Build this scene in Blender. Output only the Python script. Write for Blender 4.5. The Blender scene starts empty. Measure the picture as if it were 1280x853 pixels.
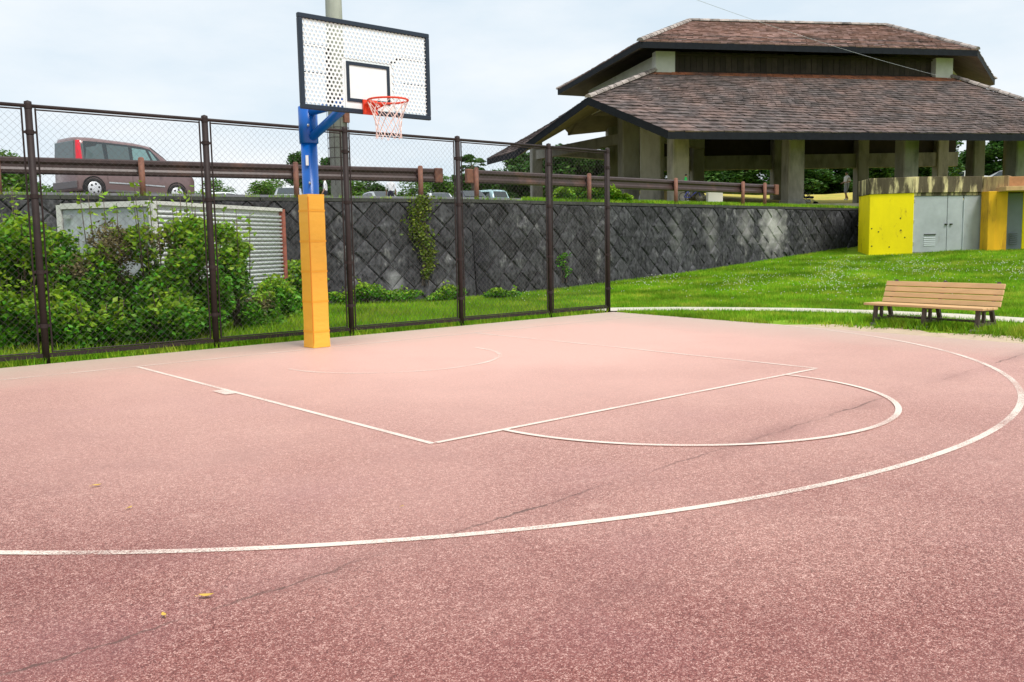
import bpy, bmesh, math, random
import numpy as np
from mathutils import Vector, Matrix
random.seed(7); rng = np.random.default_rng(11)
SC = bpy.context.scene; COL = SC.collection
R = math.radians; PI = math.pi
# ------------------------------------------------------------------ camera
FPX, YAW, PITCH, ROLL = 1128.261, 0.7174038, 0.1072023, -0.0175181
CAM = Vector((-5.98344, -10.66039, 1.33789))
fw = Vector((math.sin(YAW)*math.cos(PITCH), math.cos(YAW)*math.cos(PITCH), -math.sin(PITCH)))
r0 = Vector((math.cos(YAW), -math.sin(YAW), 0)); u0 = r0.cross(fw)
rt = r0*math.cos(ROLL) + u0*math.sin(ROLL); up = -r0*math.sin(ROLL) + u0*math.cos(ROLL)
cd = bpy.data.cameras.new('camera'); cam = bpy.data.objects.new('camera', cd); COL.objects.link(cam)
cam.matrix_world = Matrix(((rt.x, up.x, -fw.x, CAM.x), (rt.y, up.y, -fw.y, CAM.y), (rt.z, up.z, -fw.z, CAM.z), (0, 0, 0, 1)))
cd.sensor_fit = 'HORIZONTAL'; cd.sensor_width = 36; cd.lens = FPX/1280*36; cd.clip_end = 3000; cd.clip_start = 0.05
SC.camera = cam
HF = Vector((math.sin(YAW), math.cos(YAW), 0))          # horizontal forward
def P(px, py, d):
    """world point on the ray of a photo pixel, d metres ahead along the ground"""
    k = fw + rt*((px-640)/FPX) - up*((py-426.5)/FPX)
    return CAM + k*(d/k.dot(HF))
def G(px, py, z=0.0):
    k = fw + rt*((px-640)/FPX) - up*((py-426.5)/FPX)
    return CAM + k*((z-CAM.z)/k.z)
def W(lat, d, z=0.0):
    v = Vector((CAM.x, CAM.y, 0)) + r0*lat + HF*d; v.z = z; return v
def LD(x, y):
    dx, dy = x-CAM.x, y-CAM.y
    return dx*r0.x + dy*r0.y, dx*HF.x + dy*HF.y
# ------------------------------------------------------------------ light
SUN_EL, SUN_AZ = R(58), YAW + R(140)       # azimuth of the sun from +Y clockwise (behind the camera, to its right)
wd = bpy.data.worlds.new('World'); SC.world = wd; wd.use_nodes = True
nt = wd.node_tree; nt.nodes.clear()
def N(t, ty, **k):
    n = t.nodes.new(ty)
    for a, b in k.items(): setattr(n, a, b)
    return n
sky = N(nt, 'ShaderNodeTexSky', sky_type='NISHITA', sun_disc=False); sky.sun_elevation = SUN_EL; sky.sun_rotation = SUN_AZ
sky.dust_density = 2.0
tc = N(nt, 'ShaderNodeTexCoord'); mp = N(nt, 'ShaderNodeMapping'); mp.inputs['Scale'].default_value = (1.6, 1.6, 4.5)
nz = N(nt, 'ShaderNodeTexNoise'); nz.inputs['Scale'].default_value = 1.7; nz.inputs['Detail'].default_value = 7; nz.inputs['Roughness'].default_value = .55
cr = N(nt, 'ShaderNodeValToRGB'); cr.color_ramp.elements[0].position = .33; cr.color_ramp.elements[1].position = .66
cr.color_ramp.elements[0].color = (5.0, 5.8, 6.45, 1); cr.color_ramp.elements[1].color = (6.9, 7.05, 7.15, 1)
mx = N(nt, 'ShaderNodeMix', data_type='RGBA'); mx.inputs['Factor'].default_value = .93
bg = N(nt, 'ShaderNodeBackground'); bg.inputs['Strength'].default_value = .098; wo = N(nt, 'ShaderNodeOutputWorld')
L = nt.links.new
L(tc.outputs['Generated'], mp.inputs['Vector']); L(mp.outputs['Vector'], nz.inputs['Vector']); L(nz.outputs['Fac'], cr.inputs['Fac'])
L(sky.outputs['Color'], mx.inputs[6]); L(cr.outputs['Color'], mx.inputs[7]); L(mx.outputs[2], bg.inputs['Color']); L(bg.outputs[0], wo.inputs['Surface'])
sd = bpy.data.lights.new('sun', 'SUN'); so = bpy.data.objects.new('sun', sd); COL.objects.link(so)
sd.energy = 2.2; sd.angle = R(18); sd.color = (1, .96, .9)
sv = Vector((math.sin(SUN_AZ)*math.cos(SUN_EL), math.cos(SUN_AZ)*math.cos(SUN_EL), math.sin(SUN_EL)))
so.rotation_euler = sv.to_track_quat('Z', 'Y').to_euler(); so.location = (0, 0, 40)
SC.view_settings.view_transform = 'Standard'; SC.view_settings.look = 'None'; SC.view_settings.gamma = 1
SC.view_settings.exposure = 0.62; SC.view_settings.use_curve_mapping = False
# ------------------------------------------------------------------ materials
MATS = {}
def mat(name, col, rough=.7, var=.0, scale=6, bump=0.0, bscale=40, metal=0, spec=.4, rnd=0.0, hue=0, trans=0, stain=None, sscale=1.2, sthr=(.5, .65), stretch=None, grime=0):
    """plain procedural material: base colour varied by noise, per-object/island random value, optional stain colour"""
    if name in MATS: return MATS[name]
    m = bpy.data.materials.new(name); m.use_nodes = True; t = m.node_tree; t.nodes.clear(); l = t.links.new
    o = N(t, 'ShaderNodeOutputMaterial'); b = N(t, 'ShaderNodeBsdfPrincipled')
    b.inputs['Roughness'].default_value = rough; b.inputs['Metallic'].default_value = metal; b.inputs['Specular IOR Level'].default_value = spec
    c = N(t, 'ShaderNodeTexCoord'); geo = N(t, 'ShaderNodeNewGeometry')
    rgb = N(t, 'ShaderNodeRGB'); rgb.outputs[0].default_value = (*col, 1); cur = rgb.outputs[0]
    vec = geo.outputs['Position']
    if stretch:
        mpn = N(t, 'ShaderNodeMapping'); mpn.inputs['Scale'].default_value = stretch; l(vec, mpn.inputs['Vector']); vec = mpn.outputs[0]
    def noise(s, d=5, ro=.6):
        n = N(t, 'ShaderNodeTexNoise'); n.inputs['Scale'].default_value = s; n.inputs['Detail'].default_value = d; n.inputs['Roughness'].default_value = ro
        l(vec, n.inputs['Vector']); return n.outputs['Fac']
    def hsv(cur, val=None, h=None):
        n = N(t, 'ShaderNodeHueSaturation'); l(cur, n.inputs['Color'])
        if val is not None: l(val, n.inputs['Value'])
        if h is not None: l(h, n.inputs['Hue'])
        return n.outputs[0]
    def rng_(src, a, b2, f0=0., f1=1.):
        n = N(t, 'ShaderNodeMapRange'); l(src, n.inputs[0]); n.inputs[1].default_value = f0; n.inputs[2].default_value = f1
        n.inputs[3].default_value = a; n.inputs[4].default_value = b2; return n.outputs[0]
    if stain:
        f = rng_(noise(sscale, 7, .65), 0, 1, *sthr); mm = N(t, 'ShaderNodeMix', data_type='RGBA'); l(f, mm.inputs['Factor']); l(cur, mm.inputs[6])
        mm.inputs[7].default_value = (*stain, 1); cur = mm.outputs[2]
    if var: cur = hsv(cur, rng_(noise(scale), 1-var, 1+var, .25, .75))
    if grime: cur = hsv(cur, rng_(noise(.7, 4), 1-grime, 1+grime*.5, .3, .7))
    if rnd or hue:
        oi = N(t, 'ShaderNodeObjectInfo'); a = N(t, 'ShaderNodeMath', operation='ADD'); l(oi.outputs['Random'], a.inputs[0]); l(geo.outputs['Random Per Island'], a.inputs[1])
        fr = N(t, 'ShaderNodeMath', operation='FRACT'); l(a.outputs[0], fr.inputs[0])
        h = None
        if hue:
            m3 = N(t, 'ShaderNodeMath', operation='MULTIPLY'); l(fr.outputs[0], m3.inputs[0]); m3.inputs[1].default_value = 7.13
            f3 = N(t, 'ShaderNodeMath', operation='FRACT'); l(m3.outputs[0], f3.inputs[0]); h = rng_(f3.outputs[0], .5-hue, .5+hue)
        cur = hsv(cur, rng_(fr.outputs[0], 1-rnd, 1+rnd), h)
    l(cur, b.inputs['Base Color'])
    if bump:
        bn = N(t, 'ShaderNodeBump'); bn.inputs['Strength'].default_value = bump; bn.inputs['Distance'].default_value = .02; l(noise(bscale, 6), bn.inputs['Height']); l(bn.outputs[0], b.inputs['Normal'])
    out = b.outputs[0]
    if trans:
        tr = N(t, 'ShaderNodeBsdfTranslucent'); l(cur, tr.inputs['Color']); ms = N(t, 'ShaderNodeMixShader'); ms.inputs[0].default_value = trans
        l(out, ms.inputs[1]); l(tr.outputs[0], ms.inputs[2]); out = ms.outputs[0]
    l(out, o.inputs['Surface']); MATS[name] = m; return m

def court_material():
    m = bpy.data.materials.new('court_surface'); m.use_nodes = True; t = m.node_tree; t.nodes.clear(); l = t.links.new
    o = N(t, 'ShaderNodeOutputMaterial'); b = N(t, 'ShaderNodeBsdfPrincipled'); geo = N(t, 'ShaderNodeNewGeometry'); pos = geo.outputs['Position']
    b.inputs['Roughness'].default_value = .48; b.inputs['Specular IOR Level'].default_value = .22; b.inputs['Sheen Weight'].default_value = .04; b.inputs['Sheen Roughness'].default_value = .35
    def noise(s, d=3, ro=.6):
        n = N(t, 'ShaderNodeTexNoise'); n.inputs['Scale'].default_value = s; n.inputs['Detail'].default_value = d; n.inputs['Roughness'].default_value = ro; l(pos, n.inputs['Vector']); return n.outputs['Fac']
    def ramp(src, els):
        r = N(t, 'ShaderNodeValToRGB'); l(src, r.inputs[0]); e = r.color_ramp.elements
        while len(e) < len(els): e.new(.5)
        for q, (p_, c_) in zip(e, els): q.position = p_; q.color = (*c_, 1)
        return r.outputs[0]
    def mix(f, a, c_, mode='MIX'):
        n = N(t, 'ShaderNodeMix', data_type='RGBA', blend_type=mode)
        if isinstance(f, float): n.inputs['Factor'].default_value = f
        else: l(f, n.inputs['Factor'])
        l(a, n.inputs[6])
        if isinstance(c_, tuple): n.inputs[7].default_value = (*c_, 1)
        else: l(c_, n.inputs[7])
        return n.outputs[2]
    def mr(src, f0, f1, a=0., c_=1.):
        n = N(t, 'ShaderNodeMapRange'); l(src, n.inputs[0])
        for i, q in enumerate((f0, f1, a, c_)): n.inputs[i+1].default_value = q
        return n.outputs[0]
    def cells(sc):
        n = N(t, 'ShaderNodeTexVoronoi'); n.inputs['Scale'].default_value = sc; l(pos, n.inputs['Vector']); q = N(t, 'ShaderNodeSeparateColor'); l(n.outputs['Color'], q.inputs[0]); return q.outputs[0], n.outputs['Distance']
    g1, dist = cells(300); g2, _ = cells(135); g3 = noise(26, 3, .7)
    av = N(t, 'ShaderNodeMath', operation='MULTIPLY_ADD'); l(g2, av.inputs[0]); av.inputs[1].default_value = .5; l(g1, av.inputs[2])
    av2 = N(t, 'ShaderNodeMath', operation='MULTIPLY_ADD'); l(g3, av2.inputs[0]); av2.inputs[1].default_value = .7; l(av.outputs[0], av2.inputs[2]); grain = mr(av2.outputs[0], .3, 1.9)
    col = ramp(grain, [(.12, (.018, .004, .003)), (.34, (.15, .040, .032)), (.61, (.32, .108, .088)), (.90, (.86, .58, .50))])
    big = noise(.32, 5, .6); col = mix(mr(big, .35, .7, 0, .35), col, (.42, .22, .195))
    b2 = noise(1.3, 5, .65); col = mix(mr(b2, .52, .75, 0, .4), col, (.16, .062, .06))
    sc_ = noise(3.1, 9, .7); col = mix(mr(sc_, .60, .72, 0, .38), col, (.66, .42, .36)); vi = noise(.9, 3, .5); col = mix(mr(vi, .55, .75, 0, .22), col, (.30, .13, .15))
    # pale wear and dust, with far grazing sheen and near vignetting painted into the colour
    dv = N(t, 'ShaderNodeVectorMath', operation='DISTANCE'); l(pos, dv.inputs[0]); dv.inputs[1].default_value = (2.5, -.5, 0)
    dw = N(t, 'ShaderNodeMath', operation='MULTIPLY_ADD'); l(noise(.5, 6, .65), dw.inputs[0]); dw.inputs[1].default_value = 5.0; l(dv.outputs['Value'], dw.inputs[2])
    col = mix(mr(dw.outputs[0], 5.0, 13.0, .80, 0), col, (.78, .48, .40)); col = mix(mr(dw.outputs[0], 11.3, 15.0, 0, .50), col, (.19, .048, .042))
    # pale sandy dust collecting along the fence and the right-hand edge of the slab
    sp = N(t, 'ShaderNodeSeparateXYZ'); l(pos, sp.inputs[0])
    def edge(src, f0, f1):
        a = N(t, 'ShaderNodeMath', operation='MULTIPLY_ADD'); l(noise(2.2, 5, .7), a.inputs[0]); a.inputs[1].default_value = 1.1; l(src, a.inputs[2]); return mr(a.outputs[0], f0, f1)
    col = mix(edge(sp.outputs['Y'], -.2, 1.9), col, (.50, .40, .32)); col = mix(edge(sp.outputs['X'], 5.0, 7.4), col, (.52, .40, .33))
    # a straight hairline joint with damp staining, running diagonally over the slab
    A, B = G(280, 757), G(1250, 452); dx, dy = (B-A).x, (B-A).y; ln = math.hypot(dx, dy); nx, ny = -dy/ln, dx/ln
    dp = N(t, 'ShaderNodeVectorMath', operation='DOT_PRODUCT'); l(pos, dp.inputs[0]); dp.inputs[1].default_value = (nx, ny, 0)
    ad = N(t, 'ShaderNodeMath', operation='MULTIPLY_ADD'); l(noise(2.6, 9, .7), ad.inputs[0]); ad.inputs[1].default_value = .2; l(dp.outputs['Value'], ad.inputs[2])
    sb = N(t, 'ShaderNodeMath', operation='SUBTRACT'); l(ad.outputs[0], sb.inputs[0]); sb.inputs[1].default_value = nx*A.x+ny*A.y+.10
    ab = N(t, 'ShaderNodeMath', operation='ABSOLUTE'); l(sb.outputs[0], ab.inputs[0])
    f1 = mr(ab.outputs[0], 0, .014, .9, 0); f2 = mr(ab.outputs[0], 0, .20, .38, 0)
    brk = N(t, 'ShaderNodeMath', operation='MULTIPLY'); l(f1, brk.inputs[0]); l(mr(noise(1.1, 3), .42, .58), brk.inputs[1])
    br2 = N(t, 'ShaderNodeMath', operation='MULTIPLY'); l(f2, br2.inputs[0]); l(mr(noise(.8, 4), .42, .62), br2.inputs[1])
    col = mix(br2.outputs[0], col, (.19, .085, .075)); col = mix(brk.outputs[0], col, (.09, .05, .04))
    l(col, b.inputs['Base Color'])
    bp = N(t, 'ShaderNodeBump'); bp.inputs['Strength'].default_value = .5; bp.inputs['Distance'].default_value = .003; bp.invert = True; l(dist, bp.inputs['Height']); l(bp.outputs[0], b.inputs['Normal'])
    l(b.outputs[0], o.inputs[0]); return m

def paint_material():
    m = bpy.data.materials.new('worn_line_paint'); m.use_nodes = True; t = m.node_tree; t.nodes.clear(); l = t.links.new
    o = N(t, 'ShaderNodeOutputMaterial'); b = N(t, 'ShaderNodeBsdfPrincipled'); geo = N(t, 'ShaderNodeNewGeometry')
    b.inputs['Base Color'].default_value = (.80, .67, .58, 1); b.inputs['Roughness'].default_value = .6
    tr = N(t, 'ShaderNodeBsdfTransparent'); ms = N(t, 'ShaderNodeMixShader')
    att = N(t, 'ShaderNodeAttribute', attribute_name='wear', attribute_type='OBJECT')
    a = N(t, 'ShaderNodeTexNoise'); a.inputs['Scale'].default_value = 130; a.inputs['Detail'].default_value = 2; l(geo.outputs['Position'], a.inputs['Vector'])
    c = N(t, 'ShaderNodeTexNoise'); c.inputs['Scale'].default_value = 1.6; c.inputs['Detail'].default_value = 5; l(geo.outputs['Position'], c.inputs['Vector'])
    s = N(t, 'ShaderNodeMath', operation='MULTIPLY_ADD'); l(c.outputs['Fac'], s.inputs[0]); s.inputs[1].default_value = .9; l(a.outputs['Fac'], s.inputs[2])
    s2 = N(t, 'ShaderNodeMath', operation='SUBTRACT'); l(s.outputs[0], s2.inputs[0]); l(att.outputs['Fac'], s2.inputs[1])
    mr = N(t, 'ShaderNodeMapRange'); l(s2.outputs[0], mr.inputs[0]); mr.inputs[1].default_value = .28; mr.inputs[2].default_value = .62; mr.inputs[4].default_value = .93
    l(mr.outputs[0], ms.inputs[0]); l(tr.outputs[0], ms.inputs[1]); l(b.outputs[0], ms.inputs[2]); l(ms.outputs[0], o.inputs[0]); return m

M = dict(
 brown=mat('dark_brown_paint', (.030, .020, .019), .6, .25, 9, spec=.25), wire=mat('brown_coated_wire', (.12, .105, .105), .6),
 rail=mat('brown_guardrail_paint', (.050, .029, .027), .34, .3, 4, stain=(.13, .06, .04), sthr=(.55, .75)),
 rpost=mat('rusty_brown_post', (.20, .085, .055), .7, .3, 10, stain=(.10, .04, .03)),
 blue=mat('blue_gloss_paint', (.0, .105, .46), .3, .12, 5, spec=.5), pad=mat('orange_padding', (.97, .50, .06), .45, .05, 2.5, bump=.35, bscale=6, stretch=(1, 1, 2.5), spec=.4, grime=.06, stain=(.80, .34, .03), sscale=2.5, sthr=(.6, .8)),
 navy=mat('navy_frame_paint', (.016, .026, .045), .45), board=mat('white_board_plastic', (.82, .85, .87), .4, .05, 8),
 red=mat('orange_red_rim', (.75, .055, .02), .45, .15, 20), net=mat('faded_net_cord', (.82, .63, .59), .8, rnd=.25), steel=mat('galvanised_steel', (.42, .43, .44), .4, .15, 9, metal=.6),
 block=mat('weathered_wall_block', (.058, .058, .062), .95, .9, 11, bump=1.0, bscale=16, rnd=.3, stain=(.22, .215, .21), sscale=2.2, sthr=(.58, .72), grime=.5, spec=.15, stretch=(1, 1, .6)),
 mortar=mat('wall_mortar', (.04, .04, .04), .95, .4, 9, bump=.5), coping=mat('mossy_concrete', (.055, .057, .05), .95, .35, 8, bump=.5, stain=(.05, .052, .045), spec=.15),
 concrete=mat('column_concrete', (.30, .285, .245), .9, .22, 3, bump=.3, bscale=25, stain=(.12, .115, .10), sscale=1.1, sthr=(.5, .72), stretch=(1, 1, .35), spec=.2),
 pole=mat('pole_concrete', (.46, .46, .42), .85, .15, 5, spec=.2, stretch=(1, 1, .3)),
 white=mat('offwhite_plaster', (.62, .61, .58), .85, .12, 2, stain=(.35, .34, .31), sthr=(.55, .8), spec=.2),
 fascia=mat('dark_fascia', (.012, .014, .018), .8, .3, 5, spec=.15), louver=mat('brown_louver_boards', (.052, .036, .032), .8, .35, 3, rnd=.3),
 soffit=mat('soffit_board', (.17, .15, .12), .9, .3, 1.5),
 tile=None, hiptile=mat('hip_ridge_tile', (.34, .29, .265), .85, .35, 5, rnd=.25, stain=(.09, .075, .07)),
 yellow=mat('yellow_wall_paint', (.95, .76, .0), .65, .10, 2, stain=(.34, .2, .02), sscale=3.2, sthr=(.60, .72), stretch=(1, 1, .45), bump=.2, bscale=12, spec=.3),
 ochre=mat('stained_ochre_paint', (.72, .40, .01), .6, .2, 3, stain=(.24, .11, .01), sscale=2.0, sthr=(.48, .68), stretch=(1, 1, .3), spec=.3),
 parapet=mat('blackened_concrete', (.105, .085, .055), .95, .4, 6, stain=(.66, .56, .30), sscale=3.4, sthr=(.50, .62), stretch=(1, 1, .2), bump=.3, spec=.1),
 tan=mat('tan_concrete_canopy', (.40, .20, .09), .9, .25, 4, stain=(.16, .09, .05)),
 door=mat('grey_steel_door', (.37, .40, .415), .42, .12, 3, stain=(.26, .25, .23), sscale=2.2, sthr=(.62, .8), grime=.15), door2=mat('dark_grey_steel_door', (.17, .2, .22), .5, .1, 4), dark=mat('near_black', (.012, .012, .013), .6),
 wood=mat('bench_timber', (.62, .385, .19), .6, .16, 3, rnd=.12, stretch=(6, .7, 6), spec=.3), bleg=mat('bench_bronze_leg', (.085, .06, .05), .6, .3, 12), bfoot=mat('bench_concrete_foot', (.24, .22, .2), .9, .2, 12),
 cont=mat('white_corrugated_steel', (.60, .62, .62), .5, .10, 3, stain=(.42, .40, .36), sthr=(.58, .8)), contrust=mat('rusted_steel_edge', (.33, .10, .07), .8, .4, 8), mesh=mat('grey_panel', (.40, .43, .45), .6, .3, 6),
 vanp=mat('mauve_metallic_paint', (.22, .145, .145), .22, .04, 2, metal=.25, spec=.6), glass=mat('tinted_glass', (.02, .03, .033), .06, spec=.9), glassl=mat('pale_window_glass', (.16, .28, .28), .06, spec=.9),
 glassm=mat('grey_green_window_glass', (.085, .12, .125), .08, spec=.8), tyre=mat('tyre_rubber', (.018, .018, .018), .85), hub=mat('silver_hubcap', (.66, .67, .69), .35, metal=.2), redl=mat('red_tail_lamp', (.72, .01, .03), .2, spec=.7), plate=mat('yellow_number_plate', (.75, .52, .02), .5), plast=mat('grey_bumper_plastic', (.13, .115, .12), .5),
 chrome=mat('chrome_trim', (.55, .55, .56), .2, metal=.8),
 cwhite=mat('white_car_paint', (.74, .77, .79), .3, spec=.6), csilver=mat('silver_car_paint', (.42, .45, .47), .3, metal=.3, spec=.6), cblue=mat('pale_blue_car_paint', (.42, .62, .66), .3, spec=.6), cdark=mat('dark_car_paint', (.04, .045, .06), .25, spec=.6),
 bark=mat('tree_bark', (.10, .075, .055), .95, .4, 9, bump=.6),
 path=mat('pale_concrete_path', (.56, .52, .43), .9, .14, 5, bump=.25, spec=.2), asphalt=mat('car_park_asphalt', (.11, .11, .11), .9, .25, 6, spec=.2),
 lawn=mat('lawn_soil_and_turf', (.16, .30, .015), .95, .3, 3, stain=(.25, .32, .03), sscale=.8, sthr=(.5, .75), spec=.1), dry=mat('dry_grass_bank', (.45, .37, .085), .95, .2, 3, stain=(.24, .30, .05), sscale=.5, sthr=(.5, .7), spec=.1), dirt=mat('bare_sandy_soil', (.48, .38, .27), .95, .2, 5, spec=.1),
 grass=mat('grass_blades', (.225, .45, .014), .7, stain=(.40, .43, .05), sscale=1.4, sthr=(.46, .70), rnd=.35, hue=.025, trans=.35, spec=.2, grime=.55), clover=mat('clover_flower', (.8, .78, .72), .8),
 leafb=mat('bush_leaf', (.095, .265, .012), .5, rnd=.55, hue=.025, trans=.3, spec=.3, grime=.3), leafy=mat('young_yellow_green_leaf', (.24, .40, .02), .5, rnd=.35, hue=.02, trans=.35, spec=.3), ivy=mat('yellowish_ivy_leaf', (.15, .21, .02), .55, rnd=.45, hue=.03, trans=.3, spec=.25), leafdry=mat('dry_brown_leaf', (.17, .145, .07), .8, rnd=.4, trans=.2, spec=.1),
 leafd=mat('dark_tree_leaf', (.05, .125, .02), .55, rnd=.5, hue=.02, trans=.25, spec=.25), leafm=mat('mid_tree_leaf', (.10, .21, .02), .55, rnd=.45, hue=.025, trans=.3, spec=.25),
 skin=mat('skin', (.42, .24, .16), .6), hair=mat('black_hair', (.015, .012, .012), .6), shirtw=mat('white_shirt', (.72, .72, .74), .9), shirtg=mat('green_shirt', (.05, .62, .16), .9), shorts=mat('grey_shorts', (.33, .35, .42), .9), trousers=mat('dark_trousers', (.02, .022, .04), .9), shoe=mat('white_shoe', (.7, .7, .7), .7),
 purple=mat('dark_blue_fabric', (.03, .028, .11), .8), bikeblue=mat('bicycle_blue', (.03, .04, .25), .35), cabinet=mat('white_box', (.75, .74, .72), .6), tanp=mat('tan_board', (.5, .38, .16), .8),
 fall=mat('yellowed_leaf', (.5, .33, .06), .7, rnd=.3), cable=mat('grey_cable', (.40, .41, .43), .6), glassgrey=mat('meter_box', (.55, .56, .55), .5))
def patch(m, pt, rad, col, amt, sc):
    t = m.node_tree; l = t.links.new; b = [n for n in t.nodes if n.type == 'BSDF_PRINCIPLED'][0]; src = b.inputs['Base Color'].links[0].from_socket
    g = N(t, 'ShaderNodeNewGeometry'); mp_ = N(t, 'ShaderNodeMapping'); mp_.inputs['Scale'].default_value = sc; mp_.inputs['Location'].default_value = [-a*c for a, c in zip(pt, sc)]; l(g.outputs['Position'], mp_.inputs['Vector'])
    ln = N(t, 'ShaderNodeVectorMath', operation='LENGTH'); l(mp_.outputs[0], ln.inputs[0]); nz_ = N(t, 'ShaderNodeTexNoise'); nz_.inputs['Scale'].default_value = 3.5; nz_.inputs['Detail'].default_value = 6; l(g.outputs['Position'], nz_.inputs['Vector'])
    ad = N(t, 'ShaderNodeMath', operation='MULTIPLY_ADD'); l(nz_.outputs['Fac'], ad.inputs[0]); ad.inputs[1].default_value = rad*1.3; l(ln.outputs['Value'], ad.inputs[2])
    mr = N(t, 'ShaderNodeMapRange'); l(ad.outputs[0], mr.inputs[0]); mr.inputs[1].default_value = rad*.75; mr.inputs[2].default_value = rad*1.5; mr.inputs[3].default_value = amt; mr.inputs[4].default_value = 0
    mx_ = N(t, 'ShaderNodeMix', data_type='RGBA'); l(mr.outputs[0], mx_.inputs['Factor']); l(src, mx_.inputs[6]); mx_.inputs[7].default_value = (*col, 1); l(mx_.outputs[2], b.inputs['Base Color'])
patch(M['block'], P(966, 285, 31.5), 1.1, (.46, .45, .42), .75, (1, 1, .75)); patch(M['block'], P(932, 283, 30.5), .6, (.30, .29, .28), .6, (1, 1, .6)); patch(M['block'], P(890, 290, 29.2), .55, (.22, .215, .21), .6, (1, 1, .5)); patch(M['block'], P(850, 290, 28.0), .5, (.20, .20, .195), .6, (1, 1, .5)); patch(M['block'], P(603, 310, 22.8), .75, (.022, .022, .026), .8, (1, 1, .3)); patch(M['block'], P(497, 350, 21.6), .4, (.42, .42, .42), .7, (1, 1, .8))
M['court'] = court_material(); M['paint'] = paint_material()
def tile_material():
    m = mat('weathered_roof_tile', (.112, .093, .09), .9, .65, 2.6, bump=.4, bscale=12, rnd=.10, stain=(.20, .135, .118), sscale=.7, sthr=(.42, .7), spec=.15)
    return m
M['tile'] = tile_material(); M['tilered'] = mat('redder_roof_tile', (.29, .18, .155), .9, .45, 2.0, bump=.4, bscale=12, rnd=.14, stain=(.17, .12, .11), sscale=.5, sthr=(.5, .7), spec=.15)
M['tileorange'] = mat('clean_orange_roof_tile', (.42, .16, .09), .9, .3, 2, rnd=.12, stain=(.2, .11, .09), sscale=.8, spec=.15)
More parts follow.
